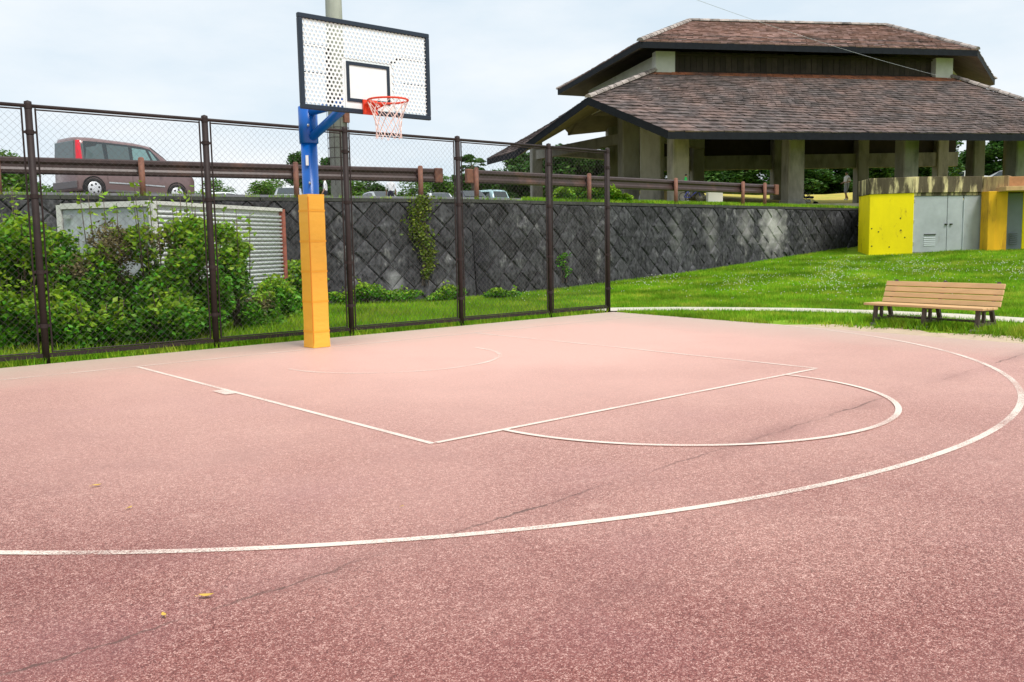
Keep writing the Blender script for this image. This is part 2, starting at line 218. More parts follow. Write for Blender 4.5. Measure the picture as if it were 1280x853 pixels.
# ------------------------------------------------------------------ mesh helpers
class MB:
    def __init__(s): s.v = []; s.f = []; s.mi = []; s.cur = 0
    def add(s, vs, fs):
        k = len(s.v); s.v += [tuple(q) for q in vs]; s.f += [tuple(i+k for i in f) for f in fs]; s.mi += [s.cur]*len(fs); return s
    def box(s, c, d, m=None, bev=0.0):
        x, y, z = d[0]/2, d[1]/2, d[2]/2; c = Vector(c)
        if bev <= 0:
            vs = [Vector((sx*x, sy*y, sz*z)) for sz in (-1, 1) for sx, sy in ((-1, -1), (1, -1), (1, 1), (-1, 1))]
            fs = [(3, 2, 1, 0), (4, 5, 6, 7), (0, 1, 5, 4), (1, 2, 6, 5), (2, 3, 7, 6), (3, 0, 4, 7)]
        else:
            b = min(bev, x*.9, y*.9, z*.9); vs = []; fs = []
            ring = lambda X, Y, Z: [Vector(q) for q in ((-X+b, -Y, Z), (X-b, -Y, Z), (X, -Y+b, Z), (X, Y-b, Z), (X-b, Y, Z), (-X+b, Y, Z), (-X, Y-b, Z), (-X, -Y+b, Z))]
            vs = ring(x-b*.6, y-b*.6, -z) + ring(x, y, -z+b) + ring(x, y, z-b) + ring(x-b*.6, y-b*.6, z)
            for a in range(3):
                for i in range(8): j = (i+1) % 8; fs.append((a*8+i, a*8+j, a*8+8+j, a*8+8+i))
            fs += [tuple(range(7, -1, -1)), tuple(range(24, 32))]
        if m is not None: vs = [m @ q for q in vs]
        return s.add([q+c for q in vs], fs)
    def prism(s, poly, z0, z1):
        n = len(poly); vs = [(x, y, z0) for x, y in poly] + [(x, y, z1) for x, y in poly]
        return s.add(vs, [tuple(range(n-1, -1, -1)), tuple(range(n, 2*n))] + [(i, (i+1) % n, n+(i+1) % n, n+i) for i in range(n)])
    def tube(s, pts, r, n=8, caps=True, close=False):
        pts = [Vector(q) for q in pts]; k = len(pts); rs = r if isinstance(r, (list, tuple)) else [r]*k; vs = []; ref = None
        for i, q in enumerate(pts):
            if close: d = pts[(i+1) % k]-pts[i-1]
            else: d = pts[min(i+1, k-1)]-pts[max(i-1, 0)]
            d.normalize()
            if ref is None: ref = Vector((0, 0, 1)) if abs(d.z) < .9 else Vector((1, 0, 0))
            a = d.cross(ref).normalized(); b = a.cross(d).normalized(); ref = b
            vs += [q + (a*math.cos(2*PI*j/n) + b*math.sin(2*PI*j/n))*rs[i] for j in range(n)]
        fs = []
        for i in range(k if close else k-1):
            i2 = (i+1) % k
            for j in range(n): fs.append((i*n+j, i*n+(j+1) % n, i2*n+(j+1) % n, i2*n+j))
        if caps and not close: fs += [tuple(range(n-1, -1, -1)), tuple(range((k-1)*n, k*n))]
        return s.add(vs, fs)
    def bar(s, p0, p1, w, h, upv=(0, 0, 1)):
        p0, p1 = Vector(p0), Vector(p1); d = (p1-p0).normalized(); u = Vector(upv)
        a = d.cross(u).normalized(); b = a.cross(d); vs = []
        for q in (p0, p1): vs += [q+a*(sx*w/2)+b*(sy*h/2) for sx, sy in ((-1, -1), (1, -1), (1, 1), (-1, 1))]
        return s.add(vs, [(3, 2, 1, 0), (4, 5, 6, 7), (0, 1, 5, 4), (1, 2, 6, 5), (2, 3, 7, 6), (3, 0, 4, 7)])
    def lathe(s, prof, c=(0, 0, 0), m=None, n=20):
        c = Vector(c); vs = []; fs = []; k = len(prof)
        for i in range(n):
            a = 2*PI*i/n
            for r_, z in prof:
                q = Vector((r_*math.cos(a), r_*math.sin(a), z)); vs.append((m @ q if m is not None else q)+c)
        for i in range(n):
            for j in range(k-1): fs.append((i*k+j, ((i+1) % n)*k+j, ((i+1) % n)*k+j+1, i*k+j+1))
        return s.add(vs, fs)
    def build(s, name, ma, parent=None, smooth=False, world=False):
        me = bpy.data.meshes.new(name); off = parent.location if (parent and world) else Vector((0, 0, 0))
        me.from_pydata([(x-off.x, y-off.y, z-off.z) for x, y, z in s.v] if world and parent else s.v, [], s.f)
        for a in (ma if isinstance(ma, (list, tuple)) else [ma]): me.materials.append(a)
        if any(s.mi): me.polygons.foreach_set('material_index', s.mi)
        if smooth: me.polygons.foreach_set('use_smooth', [True]*len(me.polygons))
        me.update(); bm = bmesh.new(); bm.from_mesh(me); bmesh.ops.recalc_face_normals(bm, faces=bm.faces); bm.to_mesh(me); bm.free()
        return link(name, me, parent)
def link(name, me, parent=None):
    o = bpy.data.objects.new(name, me); COL.objects.link(o)
    if parent: o.parent = parent
    return o
def tag(o, label=None, cat=None, group=None, kind=None):
    if label: o['label'] = label
    if cat: o['category'] = cat
    if group: o['group'] = group
    if kind: o['kind'] = kind
    return o
def thing(name, label, cat, loc=(0, 0, 0), rz=0, group=None):
    o = bpy.data.objects.new(name, None); COL.objects.link(o); o.location = loc; o.rotation_euler = (0, 0, rz); o.empty_display_size = .2
    return tag(o, label, cat, group)
def copy_tree(o, parent=None):
    c = o.copy(); COL.objects.link(c); c.parent = parent
    for ch in [q for q in o.children]: copy_tree(ch, c)
    return c
def fast_mesh(name, V, F, ma, parent=None, smooth=False):
    """numpy arrays V (n,3), F (m,k) -> object"""
    me = bpy.data.meshes.new(name); V = np.ascontiguousarray(V, np.float32); F = np.ascontiguousarray(F, np.int32); m, k = F.shape
    me.vertices.add(len(V)); me.vertices.foreach_set('co', V.ravel()); me.loops.add(m*k); me.loops.foreach_set('vertex_index', F.ravel())
    me.polygons.add(m); me.polygons.foreach_set('loop_start', np.arange(0, m*k, k, dtype=np.int32)); me.polygons.foreach_set('loop_total', np.full(m, k, np.int32))
    me.materials.append(ma); me.update(calc_edges=True); return link(name, me, parent)
def rotm(*axes): return Matrix((axes[0], axes[1], axes[2])).transposed()
def clip(poly, a, b, c):       # keep a*x+b*y<=c
    out = []
    for i in range(len(poly)):
        p, q = poly[i], poly[(i+1) % len(poly)]; dp, dq = a*p[0]+b*p[1]-c, a*q[0]+b*q[1]-c
        if dp <= 0: out.append(p)
        if dp*dq < 0: t = dp/(dp-dq); out.append((p[0]+(q[0]-p[0])*t, p[1]+(q[1]-p[1])*t))
    return out
# ------------------------------------------------------------------ terrain
def ground_z(x, y):
    lat, d = LD(np.asarray(x, float), np.asarray(y, float))
    k = np.interp(lat, [-2, 0, 3.2, 9.5, 13.5, 15, 40], [0, .008, .033, .061, .07, .079, .08]); e = np.clip(d-18, 0, 22)
    return k*e*e/(e+3)
WALL_LAT = [-70, -9.4, -1.0, 14.2, 19.3, 70]; WALL_D = [-16.2, 18.2, 23.0, 36.0, 40.4, 48.0]
def wall_d(lat): return np.interp(lat, WALL_LAT, WALL_D)
def upper_z(lat, d):
    t = np.maximum(0, d-wall_d(lat))
    a = np.interp(t, [0, 9, 20, 35, 60, 500], [2.46, 2.98, 3.1, 3.25, 3.9, 4.5]); b = np.interp(t, [0, 6, 14, 18, 31, 60, 500], [2.46, 2.86, 3.25, 3.72, 4.8, 5.2, 5.5])
    return a + (b-a)*np.clip((lat-2)/7, 0, 1) + .55*np.clip((lat-26)/8, 0, 1)*np.clip(t/20, 0, 1)
def solve(px, ytop, H, d0, d1):
    """distance at which a thing of height H standing on the terrace has its top on photo row ytop"""
    best = min(np.arange(d0, d1, .25), key=lambda d: abs(P(px, ytop, float(d)).z-H-uz(P(px, ytop, float(d))))); q = P(px, ytop, float(best)); q.z = uz(q); return q
def uz(v): l_, d_ = LD(v.x, v.y); return float(upper_z(l_, d_))
# lower lawn: one sheet out to the horizon
def sheet(name, xs, ys, zf, ma, lower=0.):
    X, Y = np.meshgrid(xs, ys); Z = zf(X, Y); V = np.stack([X, Y, Z-lower], -1).reshape(-1, 3); nx, ny = len(xs), len(ys)
    i = np.arange((nx-1)*(ny-1)); a = (i//(nx-1))*nx + i % (nx-1); F = np.stack([a, a+1, a+nx+1, a+nx], -1)
    o = fast_mesh(name, V, F, ma); o.data.polygons.foreach_set('use_smooth', [True]*len(F)); return tag(o, kind='structure')
gx = np.concatenate([[-1500, -300, -80, -40], np.linspace(-20, 50, 120), [80, 300, 1500]])
gy = np.concatenate([[-1500, -300, -80], np.linspace(-30, 40, 120), [80, 300, 1500]])
sheet('lawn', gx, gy, lambda x, y: ground_z(x, y)-.012, M['lawn'])
# upper terrace behind the retaining wall: car park to the left, lawn to the right
def terrace(name, lats, ts, ma, dz=0.):
    V = []
    for t in ts:
        for la in lats:
            d = float(wall_d(la))+t; q = W(la, d, float(upper_z(la, d))+dz); V.append(q[:])
    n = len(lats); i = np.arange((n-1)*(len(ts)-1)); a = (i//(n-1))*n + i % (n-1)
    return tag(fast_mesh(name, np.array(V), np.stack([a, a+1, a+n+1, a+n], -1), ma), kind='structure')
TS = [0.12, .6, 1.5, 3, 6, 9, 12, 15, 18, 22, 26, 31, 38, 46, 60, 90, 200, 900]
terrace('car_park', [-70, -40, -25, -18, -14, -9.4, -6, -3, -1.0, 0.5], TS, M['asphalt'])
terrace('terrace_lawn', [.5, 2, 3.5, 5, 7, 9, 11, 14.2, 17, 19.3, 25, 32, 45, 70], TS, M['dry'])
tg = terrace('terrace_verge', [0.2, 2, 3.5, 5, 7, 9, 11, 14.2], [.14, .6, 1.5, 3.0], M['lawn'], .004)
# court slab
EDGE = [G(780, 391), G(1000, 408), G(1280, 430)]
cpoly = [(-16, 1.14), (6.93, 1.14), (6.9, .84), (6.45, -3.15), (6.06, -6.5), (5.55, -11.0), (4.6, -19), (-16, -19)]
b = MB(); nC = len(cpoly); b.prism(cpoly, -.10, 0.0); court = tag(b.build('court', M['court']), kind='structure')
def stripe(name, pts, w, wear, z=.004):
    V = []; F = []; pts = [Vector((*q, 0)) for q in pts]; k = len(pts)
    for i, q in enumerate(pts):
        d = (pts[min(i+1, k-1)]-pts[max(i-1, 0)]).normalized(); n = Vector((-d.y, d.x, 0))*w/2; V += [(q.x+n.x, q.y+n.y, z), (q.x-n.x, q.y-n.y, z)]
    F = [(2*i, 2*i+1, 2*i+3, 2*i+2) for i in range(k-1)]; mb = MB(); mb.add(V, F); o = mb.build(name, M['paint'], court); o['wear'] = wear; return o
def arc(cx, cy, r_, a0, a1, n): return [(cx+r_*math.cos(a0+(a1-a0)*i/n), cy+r_*math.sin(a0+(a1-a0)*i/n)) for i in range(n+1)]
LW = .047
stripe('lane_line', [(-2.45, -.03), (-2.45, -3), (-2.45, -5.775)], LW, .32); stripe('lane_line', [(2.56, -.03), (2.55, -3), (2.47, -5.775)], LW, .42)
stripe('free_throw_line', [(-2.42, -5.775), (0, -5.775), (2.42, -5.775)], LW, .34, .006)
stripe('baseline', [(-8, 0), (-2, 0), (0, 0), (2.5, 0), (6.6, 0)], .05, .50)
stripe('free_throw_semicircle', arc(0.018, -5.765, 1.84, PI*1.002, PI*1.998, 48), LW, .35, .008)
stripe('restricted_area_arc', arc(0, -1.55, 1.33, PI, 2*PI, 36), .05, .49)
TP = arc(-.25, -1.483, 6.786, PI*1.03, PI*1.97, 110); stripe('three_point_line', TP, .052, .40)
stripe('lane_block', [(-2.53, -2.45), (-2.53, -2.75)], .11, .42, .008)
# footpath ribbon
pp = [G(*q) for q in ((700, 392), (775, 387.3), (850, 386.6), (919, 387), (1000, 388), (1078, 390.5), (1180, 395), (1280, 401.5))]; d_ = pp[-1]-pp[-2]
pp = [q for q in pp if q.x > 6.9]
pp = [Vector((6.98, 1.75, 0))] + pp + [pp[-1]+Vector((-.35, -3, 0)), pp[-1]+Vector((-1.2, -9, 0))]
V = []
for i, q in enumerate(pp):
    d = (pp[min(i+1, len(pp)-1)]-pp[max(i-1, 0)]).normalized(); n = Vector((-d.y, d.x, 0))*.42
    for e in (q+n, q-n): V.append((e.x, e.y, float(ground_z(e.x, e.y))+.012))
b = MB(); b.add(V, [(2*i, 2*i+1, 2*i+3, 2*i+2) for i in range(len(pp)-1)]); tag(b.build('footpath', M['path']), kind='structure')
# bare trodden soil beside the slab in front of the bench
b = MB(); sp_ = [(6.9-.0*i, .5-i*.55, .8+.30*math.sin(i*1.7)+.2*random.random()) for i in range(30)]
V = []
for i, (x, y, w) in enumerate(sp_):
    xe = np.interp(y, [-19, -11, -6.5, -3.15, .84], [4.6, 5.55, 6.06, 6.45, 6.9]); V += [(xe-.02, y, -.007), (xe+(w if i > 6 else .10), y, -.007)]
b.add(V, [(2*i, 2*i+1, 2*i+3, 2*i+2) for i in range(len(sp_)-1)]); tag(b.build('soil_strip', M['dirt']), kind='structure')
# ------------------------------------------------------------------ chain link fence
FY = 1.26; PX = [-5.21, -3.09, -.955, 1.18, 3.30, 5.365, 6.91]; FH = 3.09
fence = thing('chain_link_fence', 'tall dark brown chain-link fence along the pink court behind the hoop', 'fence', (1, FY, 0))
for x in PX:
    b = MB(); b.tube([(x, FY, -.25), (x, FY, FH)], .042, 12); b.lathe([(.0, .05), (.042, .035), (.045, 0), (.045, -.05)], (x, FY, FH-.02), n=12)
    po = b.build('post', M['brown'], fence, True, True)
    for z in (.45, 1.1, 2.0, 2.75):
        b = MB(); b.lathe([(.041, -.025), (.048, -.025), (.048, .025), (.041, .025)], (x, FY, z), n=12); b.box((x, FY-.0, z), (.15, .016, .03)); b.build('clamp', M['brown'], po, False).location = -fence.location
b = MB(); b.tube([(PX[0], FY, FH-.035), (PX[-1], FY, FH-.035)], .022, 8); b.build('top_rail', M['brown'], fence, True, True)
b = MB(); b.box(((PX[0]+PX[-1])/2, FY, .09), (PX[-1]-PX[0], .035, .05)); b.build('bottom_rail', M['brown'], fence, False, True)
def chain(w, z0, z1):
    s = .0425; nw = int(w/s); s = w/nw; nz_ = int((z1-z0)/s); V = []; F = []; rr = .0012
    for i in range(nw):
        base = len(V)
        for k in range(nz_+1):
            x = -w/2+i*s+(s if (k+i) % 2 else 0.0); y = .004 if (k+i) % 2 else -.004; z = z0+k*s
            V += [(x-rr, y, z), (x+rr, y-rr, z), (x+rr*.2, y+rr, z)]
        for k in range(nz_):
            a = base+k*3
            for j in range(3): F.append((a+j, a+(j+1) % 3, a+3+(j+1) % 3, a+3+j))
    return np.array(V), np.array(F)
cache = {}
for i in range(len(PX)-1):
    w = PX[i+1]-PX[i]; key = round(w, 1); c_ = (PX[i]+PX[i+1])/2
    fr = MB()
    x0, x1 = PX[i]+.075, PX[i+1]-.075
    for x in (x0, x1): fr.tube([(x, FY, .12), (x, FY, FH-.06)], .011, 6)
    for z in (.13, FH-.075): fr.tube([(x0, FY, z), (x1, FY, z)], .010, 6)
    f_o = fr.build('panel_frame', M['brown'], fence, False, True)
    if key not in cache:
        Vc, Fc = chain(2.12-.17 if key > 1.8 else w-.17, .13, FH-.075); mo = fast_mesh('wire_mesh', Vc, Fc, M['wire'], fence); cache[key] = mo.data
    else: mo = link('wire_mesh', cache[key], fence)
    mo.location = (c_-fence.location.x, 0, 0); mo['kind'] = 'stuff'
# ------------------------------------------------------------------ basketball hoop
BY = -1.28; HX = 0.0; PY = .20
hoop = thing('basketball_hoop', 'basketball hoop with perforated white backboard on a blue post in an orange pad', 'basketball hoop', (0, PY, 0))
b = MB(); b.tube([(0, PY, 0), (0, PY, 2.74)], .106, 28); b.build('post', M['blue'], hoop, True, True)
b = MB(); b.tube([(0, PY, 2.70), (0, PY, 3.17)], .124, 28); b.lathe([(.0, 3.185), (.10, 3.182), (.124, 3.17)], (0, PY, 0), n=28); sl = b.build('post_sleeve', M['blue'], hoop, True, True)
for z in (2.92, 2.18):
    b = MB(); b.lathe([(.0, .03), (.014, .028), (.02, .01), (.02, 0)], (-.06, PY-.110 if z > 2.5 else PY-.092, z), rotm((1, 0, 0), (0, 0, 1), (-.55, -.83, 0)), 8); b.build('bolt', M['steel'], hoop, True, True)
b = MB(); b.box((-.085, PY-.088, 2.47), (.035, .012, .13), Matrix.Rotation(R(-40), 3, 'Z')); b.build('sticker', M['board'], hoop, False, True)
b = MB(); pr = []
for k in range(13):
    z = .004+k*2.03/12; w = .122+.002*math.sin(k*2.1)+(.006 if k == 0 else 0); pr.append((w, z))
ang = R(2)
cs = [(-1, -1), (-.86, -1.03), (.86, -1.03), (1, -1), (1.03, .86), (1, 1), (-1, 1), (-1.03, -.86)]
vs = []; fs = []
for w, z in pr:
    for x, y in cs: vs.append((x*w*math.cos(ang)-y*w*math.sin(ang), PY+x*w*math.sin(ang)+y*w*math.cos(ang), z))
for k in range(12):
    for j in range(8): fs.append((k*8+j, k*8+(j+1) % 8, k*8+8+(j+1) % 8, k*8+8+j))
fs.append(tuple(range(96, 104))); b.add(vs, fs); pd = b.build('padding', M['pad'], hoop, False, True)
b = MB(); c0 = Vector((-1.0*.122*math.cos(ang)+1.0*.122*math.sin(ang), PY-1.0*.122*math.sin(ang)-1.0*.122*math.cos(ang), 0))
b.bar(c0*1+Vector((0, 0, .02)), c0+Vector((0, 0, 2.0)), .012, .012, (1, 0, 0)); b.build('seam', mat('orange_seam', (.75, .26, .02), .6), pd, False).location = -hoop.location
for k in range(5):                                  # straps round the pad
    z = .22+k*.4; b = MB(); vs = []; w = .1265
    for zz in (z-.012, z+.012): vs += [(x*w*math.cos(ang)-y*w*math.sin(ang), PY+x*w*math.sin(ang)+y*w*math.cos(ang), zz) for x, y in cs]
    b.add(vs, [(j, (j+1) % 8, 8+(j+1) % 8, 8+j) for j in range(8)]); b.build('strap', mat('orange_strap', (.93, .42, .035), .5), pd, False).location = -hoop.location
b = MB(); b.tube([(0, PY, 3.10), (0, BY+.10, 3.12)], .055, 16); b.build('arm', M['blue'], hoop, True, True)
b = MB(); b.tube([(0, PY-.05, 2.76), (0, BY+.12, 3.20)], .058, 16); b.build('arm', M['blue'], hoop, True, True)
b = MB(); b.box((0, BY+.075, 3.16), (.42, .05, .36)); b.build('mounting_plate', M['blue'], hoop, False, True)
b = MB(); b.tube([(.02, -1.0, 3.02), (.03, -1.02, 2.97), (.05, -1.06, 2.95), (.06, -1.1, 2.98)], .006, 6); b.build('hook', M['steel'], hoop, True, True)
BH0, BH1, BW = 2.90, 3.95, .9
bb = MB(); fwid = .052
bb.box((0, BY, BH1-fwid/2), (2*BW, .05, fwid), bev=.006); bb.box((0, BY, BH0+fwid/2), (2*BW, .05, fwid), bev=.006)
for s in (-1, 1): bb.box((s*(BW-fwid/2), BY, (BH0+BH1)/2), (fwid, .05, BH1-BH0-2*fwid), bev=.006)
bbo = bb.build('backboard', M['navy'], hoop, False, True)
# perforated panel: hexagonal cells each with a hole, kept out of the solid target square
SP = .052; V = []; F = []; TW, TH, TZ = .30, .46, 3.03
sx0, sz0, sx1, sz1 = -TW-.03, TZ-.14, TW+.03, TZ+TH+.02
b = MB(); ri = SP*.36
for row in range(int(1.0/(SP*.866))+2):
    for cl in range(-18, 19):
        x = cl*SP+(SP/2 if row % 2 else 0); z = BH0+.06+row*SP*.866
        if abs(x) > BW-.045 or z > BH1-.03 or z < BH0+.03: continue
        ins = sx0-SP*.2 < x < sx1+SP*.2 and z < sz1+SP*.2
        ho = [(x+SP/math.sqrt(3)*math.cos(PI/6+k*PI/3), z+SP/math.sqrt(3)*math.sin(PI/6+k*PI/3)) for k in range(6)]
        ho = [(max(-BW+.04, min(BW-.04, a)), max(BH0+.04, min(BH1-.04, c))) for a, c in ho]
        if ins: b.add([(a, BY, c) for a, c in ho], [tuple(range(6))]); continue
        hi = [(x+ri*math.cos(PI/6+k*PI/3), z+ri*math.sin(PI/6+k*PI/3)) for k in range(6)]
        b.add([(a, BY-.006, c) for a, c in ho]+[(a, BY-.006, c) for a, c in hi]+[(a, BY+.006, c) for a, c in hi]+[(a, BY+.006, c) for a, c in ho], [(k, (k+1) % 6, 6+(k+1) % 6, 6+k) for k in range(6)]+[(6+k, 6+(k+1) % 6, 12+(k+1) % 6, 12+k) for k in range(6)]+[(12+k, 12+(k+1) % 6, 18+(k+1) % 6, 18+k) for k in range(6)])
b.build('perforated_panel', M['board'], bbo).location = -hoop.location
bars = [((q*.86, .03, z), (q*.5, .03, z), .024, (0, 0, 1)) for z in (3.31, 3.62) for q in (-1, 1)]      # steel bars behind the board, showing through the holes
bars += [((-.5, .05, 2.94), (-.5, .05, 3.62), .042, (0, 1, 0)), ((-.48, .028, 3.29), (-.3, .028, 3.31), .02, (0, 0, 1)), ((-.5, .075, 2.99), (-.3, .075, 3.12), .034, (0, 0, 1)), ((.5, .05, 3.62), (.36, .05, 3.54), .034, (0, 0, 1)), ((-.2, .035, 3.58), (.1, .035, 3.58), .012, (0, 0, 1)), ((-.3, .05, 3.05), (-.3, .05, 3.3), .022, (0, 1, 0))]
for p_, q_, w_, u_ in bars:
    b = MB(); b.bar((p_[0], BY+p_[1], p_[2]), (q_[0], BY+q_[1], q_[2]), w_, w_, u_); b.build('back_brace', M['dark'], bbo).location = -hoop.location
b = MB(); b.box((0, BY-.004, TZ+TH/2-.07), (2*TW+.04, .012, TH+.12)); b.build('target_plate', M['board'], bbo).location = -hoop.location
b = MB(); tw = .04
for z in (TZ+tw/2, TZ+TH-tw/2): b.box((0, BY-.014, z), (2*TW, .009, tw))
for s in (-1, 1): b.box((s*(TW-tw/2), BY-.014, TZ+TH/2), (tw, .009, TH-2*tw))
b.build('target_square', M['navy'], bbo).location = -hoop.location
RC = Vector((0, BY-.025-.15-.235, 3.015)); b = MB(); b.tube([RC+Vector((.232*math.cos(a*PI/24), .232*math.sin(a*PI/24), 0)) for a in range(48)], .0115, 8, close=True); rim = b.build('rim', M['red'], hoop, True, True)
b = MB(); b.box((0, BY-.03, 2.98), (.2, .03, .17), bev=.006); b.box((0, BY-.10, 3.012), (.13, .14, .012))
for s in (-1, 1): b.bar((s*.05, BY-.04, 2.95), (s*.09, BY-.19, 3.0), .012, .02)
for s in (-1, 1): b.bar((s*.07, BY-.03, 3.01), (s*.14, RC.y+.19, 3.013), .016, .016)
b.build('rim_bracket', M['red'], rim).location = -hoop.location
b = MB(); NS = 12; lev = [(0, .232), (.07, .205), (.14, .178), (.21, .158), (.28, .147), (.35, .145), (.42, .150)]
def npt(k, j):
    z, r_ = lev[j]; a = 2*PI*(k+.5*(j % 2))/NS; return RC+Vector((r_*math.cos(a), r_*math.sin(a), -.012-z+.008*math.sin(k*2.3+j)))
for k in range(NS):
    for j in range(len(lev)-1):
        b.tube([npt(k, j), npt(k+1 if j % 2 else k, j+1)], .0042, 5); b.tube([npt(k, j), npt(k if j % 2 else k-1, j+1)], .0042, 5)
nt_o = b.build('net', M['net'], hoop, False, True)
# ------------------------------------------------------------------ retaining wall with its blocks
WT = 2.47
wallr = thing('retaining_wall', 'long dark weathered retaining wall of diagonal concrete blocks behind the chain-link fence', 'wall', W(-1, 23, 0))
def frame(A, B, bat=.22):
    e = Vector((B.x-A.x, B.y-A.y, 0)); Ls = e.length; e.normalize(); n = Vector((e.y, -e.x, 0))
    if n.dot(HF) > 0: n = -n
    t = (Vector((0, 0, WT)) - n*bat).normalized(); nn = e.cross(t)
    if nn.dot(n) < 0: nn = -nn
    return A + n*bat, e, t, nn, Ls, math.hypot(WT, bat)
secs = [(W(-16, float(wall_d(-16))), W(-1, 23.0)), (W(-1, 23.0), W(14.2, 36.0)), (W(14.2, 36.0), W(19.3, 40.4))]
DG = .60; pieces = []; bm_ = MB(); cp = MB(); proto = []
def block_mesh(poly, seed):
    r_ = random.Random(seed); cx = sum(p[0] for p in poly)/len(poly); cy = sum(p[1] for p in poly)/len(poly); n = len(poly); h = r_.uniform(.018, .055)
    vs = [(x, y, -.02) for x, y in poly] + [(x, y, .012) for x, y in poly] + [(cx+(x-cx)*.86+r_.uniform(-.02, .02), cy+(y-cy)*.86+r_.uniform(-.02, .02), h+r_.uniform(-.018, .018)) for x, y in poly] + [(cx+r_.uniform(-.05, .05), cy+r_.uniform(-.05, .05), h+r_.uniform(.0, .028))]
    fs = [(i, (i+1) % n, n+(i+1) % n, n+i) for i in range(n)] + [(n+i, n+(i+1) % n, 2*n+(i+1) % n, 2*n+i) for i in range(n)] + [(2*n+i, 2*n+(i+1) % n, 3*n) for i in range(n)]
    return vs, fs
for si, (A, B) in enumerate(secs):
    O, e, t, nn, Ls, SL = frame(A, B); base = -.35
    back = -nn
    # core slab
    q = [O+e*s_+t*z_ for s_, z_ in ((0, base), (Ls, base), (Ls, SL-.005), (0, SL-.005))]
    bm_.add([v for v in q]+[v-nn*.5 for v in q], [(0, 1, 2, 3), (7, 6, 5, 4), (0, 4, 5, 1), (3, 2, 6, 7), (0, 3, 7, 4), (1, 5, 6, 2)])
    tops = SL-.09
    for k in range(int(Ls/2.0)+1):
        a0, a1 = k*2.0, min(Ls, k*2.0+1.985)
        if a1-a0 < .2: continue
        c = MB(); cq = [O+e*s_+t*z_ for s_, z_ in ((a0, tops+.006), (a1, tops+.006), (a1, SL), (a0, SL))]; c.add([v+nn*.05 for v in cq]+[v-nn*.3+Vector((0, 0, 0)) for v in cq], [(0, 1, 2, 3), (0, 4, 5, 1), (3, 2, 6, 7), (0, 3, 7, 4), (1, 5, 6, 2)])
        pieces.append(('coping', c, None, None, 0))
    h = DG/2-.006; ni = int(Ls/DG)+2
    for j in range(-2, int(SL/(DG/2))+2):
        for i in range(-1, ni):
            cx = i*DG+(DG/2 if j % 2 else 0); cy = j*DG/2
            po = [(cx-h, cy), (cx, cy-h), (cx+h, cy), (cx, cy+h)]
            po2 = po
            for a_, b_, c_ in ((-1, 0, 0), (1, 0, Ls), (0, -1, -base), (0, 1, tops-.005)): po2 = clip(po2, a_, b_, c_) if len(po2) > 2 else []
            if len(po2) < 3: continue
            area = abs(sum(po2[k][0]*po2[(k+1) % len(po2)][1]-po2[(k+1) % len(po2)][0]*po2[k][1] for k in range(len(po2))))/2
            if area < .004: continue
            wp = O+e*cx+t*cy
            if wp.z+h < float(ground_z(wp.x, wp.y))-.02: continue
            d = (wp-CAM).length; la, dd = LD(wp.x, wp.y); vis = 0 if (la/dd < -.58 or la/dd > .40) else 1
            if la/dd < -.27 and wp.z < 1.9: vis = 0                   # behind the shrubs and the container
            pieces.append(('block', (cx, cy, po2, len(po2) == 4 and abs(area-2*h*h) < 1e-6), (O, e, t, nn), None, vis*1000-d))
bm_.build('mortar_core', M['mortar'], wallr, False, True)
for k in range(8):
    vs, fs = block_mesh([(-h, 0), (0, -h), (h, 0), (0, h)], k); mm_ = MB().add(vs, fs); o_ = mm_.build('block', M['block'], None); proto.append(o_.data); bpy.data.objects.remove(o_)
bl = sorted([q for q in pieces if q[0] == 'block'], key=lambda q: -q[4]); rest = MB()
for idx, (_, (cx, cy, po, full), (O, e, t, nn), _, _) in enumerate(bl):
    mw = Matrix.Translation(O+e*cx+t*cy-wallr.location) @ rotm(e, t, nn).to_4x4()
    if idx < 298:
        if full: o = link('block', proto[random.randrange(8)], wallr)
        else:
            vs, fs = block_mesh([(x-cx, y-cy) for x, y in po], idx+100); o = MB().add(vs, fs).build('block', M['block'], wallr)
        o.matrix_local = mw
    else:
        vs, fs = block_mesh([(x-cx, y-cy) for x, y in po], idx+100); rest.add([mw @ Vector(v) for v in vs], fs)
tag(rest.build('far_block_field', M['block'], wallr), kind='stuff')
for q in pieces:
    if q[0] == 'coping': q[1].build('coping_stone', M['coping'], wallr, False, True)
